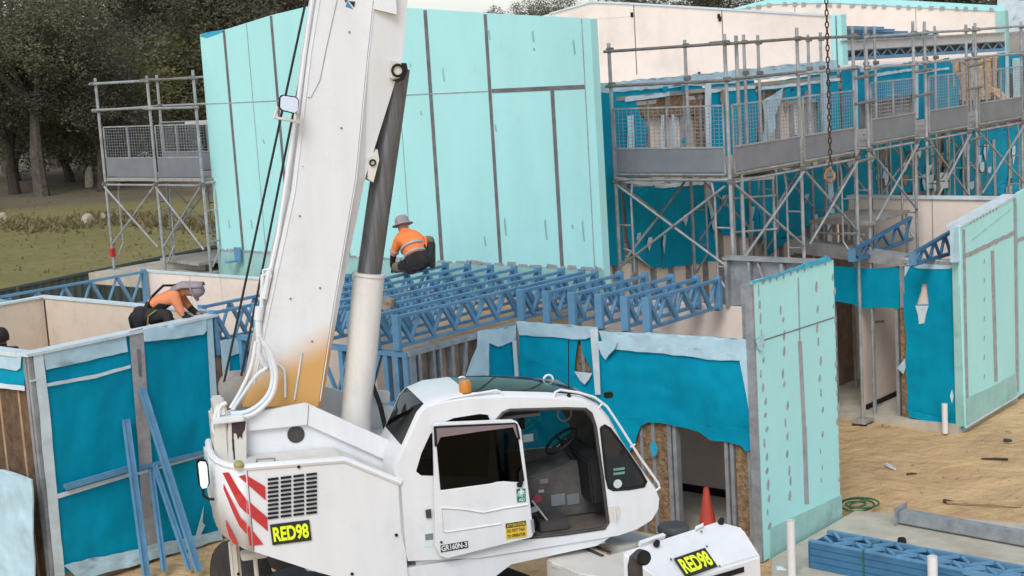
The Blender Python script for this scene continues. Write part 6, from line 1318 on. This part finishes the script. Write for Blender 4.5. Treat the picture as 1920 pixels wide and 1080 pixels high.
# ------------------------------------------------------------------ trees and field
def leaf_cloud(mb, c, r, n, size, rnd, flat=.75):
    for i in range(n):
        while True:
            p = V((rnd.uniform(-1, 1), rnd.uniform(-1, 1), rnd.uniform(-1, 1)))
            if .2 < p.length < 1: break
        p = V((p.x*r, p.y*r, p.z*r*flat)); q = c+p
        u = V((rnd.uniform(-1, 1), rnd.uniform(-1, 1), rnd.uniform(-.6, .6))).normalized(); v = u.cross(V((rnd.uniform(-1, 1), rnd.uniform(-1, 1), rnd.uniform(-1, 1)))).normalized()
        a = size*rnd.uniform(.6, 1.4); b = a*rnd.uniform(.3, .55)
        mb.add([q-u*a, q+v*b-u*a*.1, q+u*a, q-v*b-u*a*.1], [(0, 1, 2, 3)])
def tree_kind(name, seed, h, crown_r, lean, leaf, bark, n_cl, per, low=.35, size=.105):
    rnd = random.Random(seed); t = thing(name, '-', 'tree', (0, 0, 0)); tk = MB(); lv = MB()
    base = V((0, 0, -.2)); fork = V((lean*h*.2, 0, h*low)); tk.path([base, V((lean*.3, .1, h*low*.5)), fork], [h*.028+.08, h*.022+.05, h*.016+.04], 8)
    tips = []
    for k in range(6):
        a = k*1.05+rnd.uniform(-.3, .3); e = fork+V((math.cos(a)*crown_r*rnd.uniform(.35, .8), math.sin(a)*crown_r*rnd.uniform(.35, .8), h*rnd.uniform(.2, .58))); mid = fork.lerp(e, .5)+V((rnd.uniform(-.4, .4), rnd.uniform(-.4, .4), rnd.uniform(0, .6)))
        tk.path([fork-V((0, 0, .3)), mid, e], [h*.012+.03, h*.008+.03, .03], 6); tips += [e, mid]
        for j in range(2):
            e2 = mid+V((rnd.uniform(-1, 1), rnd.uniform(-1, 1), rnd.uniform(-.1, 1)))*crown_r*.5; tk.path([mid, mid.lerp(e2, .5)+V((0, 0, .2)), e2], [.06, .04, .02], 5); tips.append(e2)
    for k in range(n_cl):
        b = rnd.choice(tips); c = b+V((rnd.gauss(0, 1), rnd.gauss(0, 1), rnd.gauss(0, .8)))*crown_r*.28; c.z = max(c.z, h*low*.75)
        leaf_cloud(lv, c, crown_r*rnd.uniform(.16, .34), per, size, rnd)
    obj('trunk', tk, bark, t, smooth=True); obj('crown', lv, leaf, t)
    return t
KN = {'a': tree_kind('gum_tree', 1, 16, 5.5, .05, 'leaf', 'bark', 120, 230), 'b': tree_kind('gum_tree', 2, 13, 5, -.08, 'leaf3', 'bark2', 120, 230, .25), 'c': tree_kind('wattle_tree', 3, 9, 4.4, .05, 'leaf2', 'bark2', 110, 230, .2), 'd': tree_kind('gum_tree', 4, 20, 6, .03, 'leaf3', 'bark', 42, 150, .4), 'e': tree_kind('gum_tree', 5, 12, 5, .1, 'leaf', 'bark2', 140, 230, .12)}
used = set()
def put(k, x, y_base, depth, label, rot=0., sc_=1., grp='trees along the far side of the field'):
    d = FW*FPX+RT*(x-960)-UP*(y_base-540); d = V((d.x, d.y, 0)); loc = d.normalized()*depth; loc.z = -.05
    o_ = KN[k] if k not in used else dup(KN[k], loc)
    used.add(k); o_.location = loc; o_.rotation_euler = (0, 0, rot); o_.scale = (sc_,)*3; o_['label'] = label; o_['group'] = grp
    return o_
TR = [('a', 75, 92, 0.3, .9, 'tall gum with a thick pale-brown trunk at the left, branches down to the dirt'), ('b', 25, 96, 1.2, .95, 'dark gum at the left frame edge with several thin stems'), ('c', 225, 98, 2.0, 1.12, 'yellow-green wattle tree in the middle of the tree line, brightest crown'),
      ('b', 190, 92, 3.3, .8, 'dark leaning-stemmed gum just right of the thick-trunked one'), ('e', 330, 105, .4, 1.1, 'bushy dark tree showing through the left scaffold guard rails'), ('e', 130, 104, 2.2, .92, 'dense dark tree behind the thick-trunked gum'), ('c', 300, 106, 4.1, 1.25, 'olive tree behind the left scaffold top, right of the bright wattle'),
      ('d', 20, 120, 1.0, 1.0, 'tall sparse gum at the upper left corner with sky showing through'), ('d', 110, 124, 2.5, 1.02, 'tall sparse gum above the thick trunk, sky gaps in its crown'), ('d', 220, 126, 4.2, .98, 'tall sparse gum rising behind the bright wattle'), ('a', 300, 122, 3.0, 1.2, 'tall dark gum behind the left scaffold and mint wall corner'), ('a', 400, 118, 5.0, 1.2, 'tall dark gum directly above the left end of the mint wall'), ('b', 470, 112, 2.0, 1.5, 'dark gum above the rising top of the mint wall'), ('a', 545, 120, 1.0, 1.25, 'dark gum beside the boom ropes at the top'), ('e', 400, 108, 3.7, 1.35, 'dense dark tree behind the mint wall left end'), ('e', 230, 112, 5.1, 1.1, 'dense dark tree deep behind the wattle'), ('e', 30, 110, .9, 1.0, 'dense dark tree filling the gap at the left frame edge'), ('b', 350, 114, .2, 1.45, 'dark gum above the left scaffold top rail')]
for k, x, dp_, rot, sc_, lb in TR: put(k, x, 330, dp_, lb, rot, sc_)
TR2 = [('b', 1012, 165, 1.4, .93, 'far gum with open crown above the right end of the mint wall'), ('a', 1040, 150, 2.4, .86, 'far gum at the left of the tree line over the pink gable'), ('e', 1120, 150, 2.0, 1.12, 'dark far tree over the left part of the pink gable'), ('b', 1200, 150, 3.0, 1.12, 'dark far tree over the middle of the pink gable'), ('e', 1280, 150, 4.4, 1.15, 'dark far tree over the right part of the pink gable'), ('b', 1360, 150, 5.4, 1.15, 'dark far tree left of the mint-topped far gable'), ('e', 1660, 150, 1.1, 1.22, 'dark far tree just showing above the far mint strip'), ('b', 1800, 150, .1, 1.26, 'dark far tree above the far right end of the building'), ('e', 1890, 150, 2.1, 1.3, 'dark far tree in the upper right corner')]
for k, x, dp_, rot, sc_, lb in TR2: put(k, x, 330, dp_, lb, rot, sc_, 'far trees above the roof line')
def at(x, y): p = HZ(x, y, -.05); return p
rnd = random.Random(21)
gr = MB()
for i in range(3000):
    x = rnd.uniform(-150, 520); yb = 418+6*math.sin(x*.02)+rnd.gauss(0, 7); p = at(x, yb); h = rnd.uniform(.1, .33); a = rnd.uniform(0, 6.28); u = V((math.cos(a), math.sin(a), 0))*.10
    gr.add([p-u, p+u, p+V((rnd.gauss(0, .15), rnd.gauss(0, .15), h))], [(0, 1, 2)])
for i in range(700):
    x = rnd.uniform(-150, 520); yb = rnd.uniform(345, 520); p = at(x, yb); h = rnd.uniform(.04, .14); a = rnd.uniform(0, 6.28); u = V((math.cos(a), math.sin(a), 0))*.06
    gr.add([p-u, p+u, p+V((rnd.gauss(0, .06), rnd.gauss(0, .06), h))], [(0, 1, 2)])
g_ = obj('dry_grass', gr, leaf_mat('straw_leaf', (.20, .165, .07), (.30, .24, .12))); g_['kind'] = 'stuff'
for x, y, s_, lb in [(167, 351, .36, 'upright pale stump standing at the edge of the trees'), (165, 420, .42, 'pale boulder in the dry grass ridge left of the scaffold'), (195, 413, .3, 'smaller pale boulder in the grass ridge touching the scaffold leg'), (5, 415, .35, 'pale boulder in the grass at the left frame edge')]:
    p = at(x, y); m = MB(); up_ = 1.9 if 'stump' in lb else .7
    m.lathe(p-V((0, 0, .1)), [(s_*.6, 0), (s_*.75, .2*up_*s_*2), (s_*.62, .55*up_*s_*2), (s_*.5, .85*up_*s_*2), (s_*.3, up_*s_*2)], (rnd.uniform(-.15, .15), rnd.uniform(-.15, .15), 1), 10)
    for v in m.v: v += noise.noise_vector(v*2.3)*s_*.3
    tag(obj('stump' if 'stump' in lb else 'boulder', m, 'stone', smooth=True), lb, 'stump' if 'stump' in lb else 'boulder')
p = at(335, 330).normalized()*128; tag(obj('garden_shed', MB().abox(p.x-3, p.x+3, p.y-1.5, p.y+1.5, 0, 2.6).prism([(p.x-3.3, p.y-1.8, 2.6), (p.x+3.3, p.y-1.8, 2.6), (p.x+3.3, p.y, 3.5), (p.x-3.3, p.y, 3.5)], (0, 0, .1)).prism([(p.x-3.3, p.y+1.8, 2.6), (p.x+3.3, p.y+1.8, 2.6), (p.x+3.3, p.y, 3.5), (p.x-3.3, p.y, 3.5)], (0, 0, .1)), 'tape'), 'pale shed far behind the trees, glimpsed through the left scaffold', 'shed')
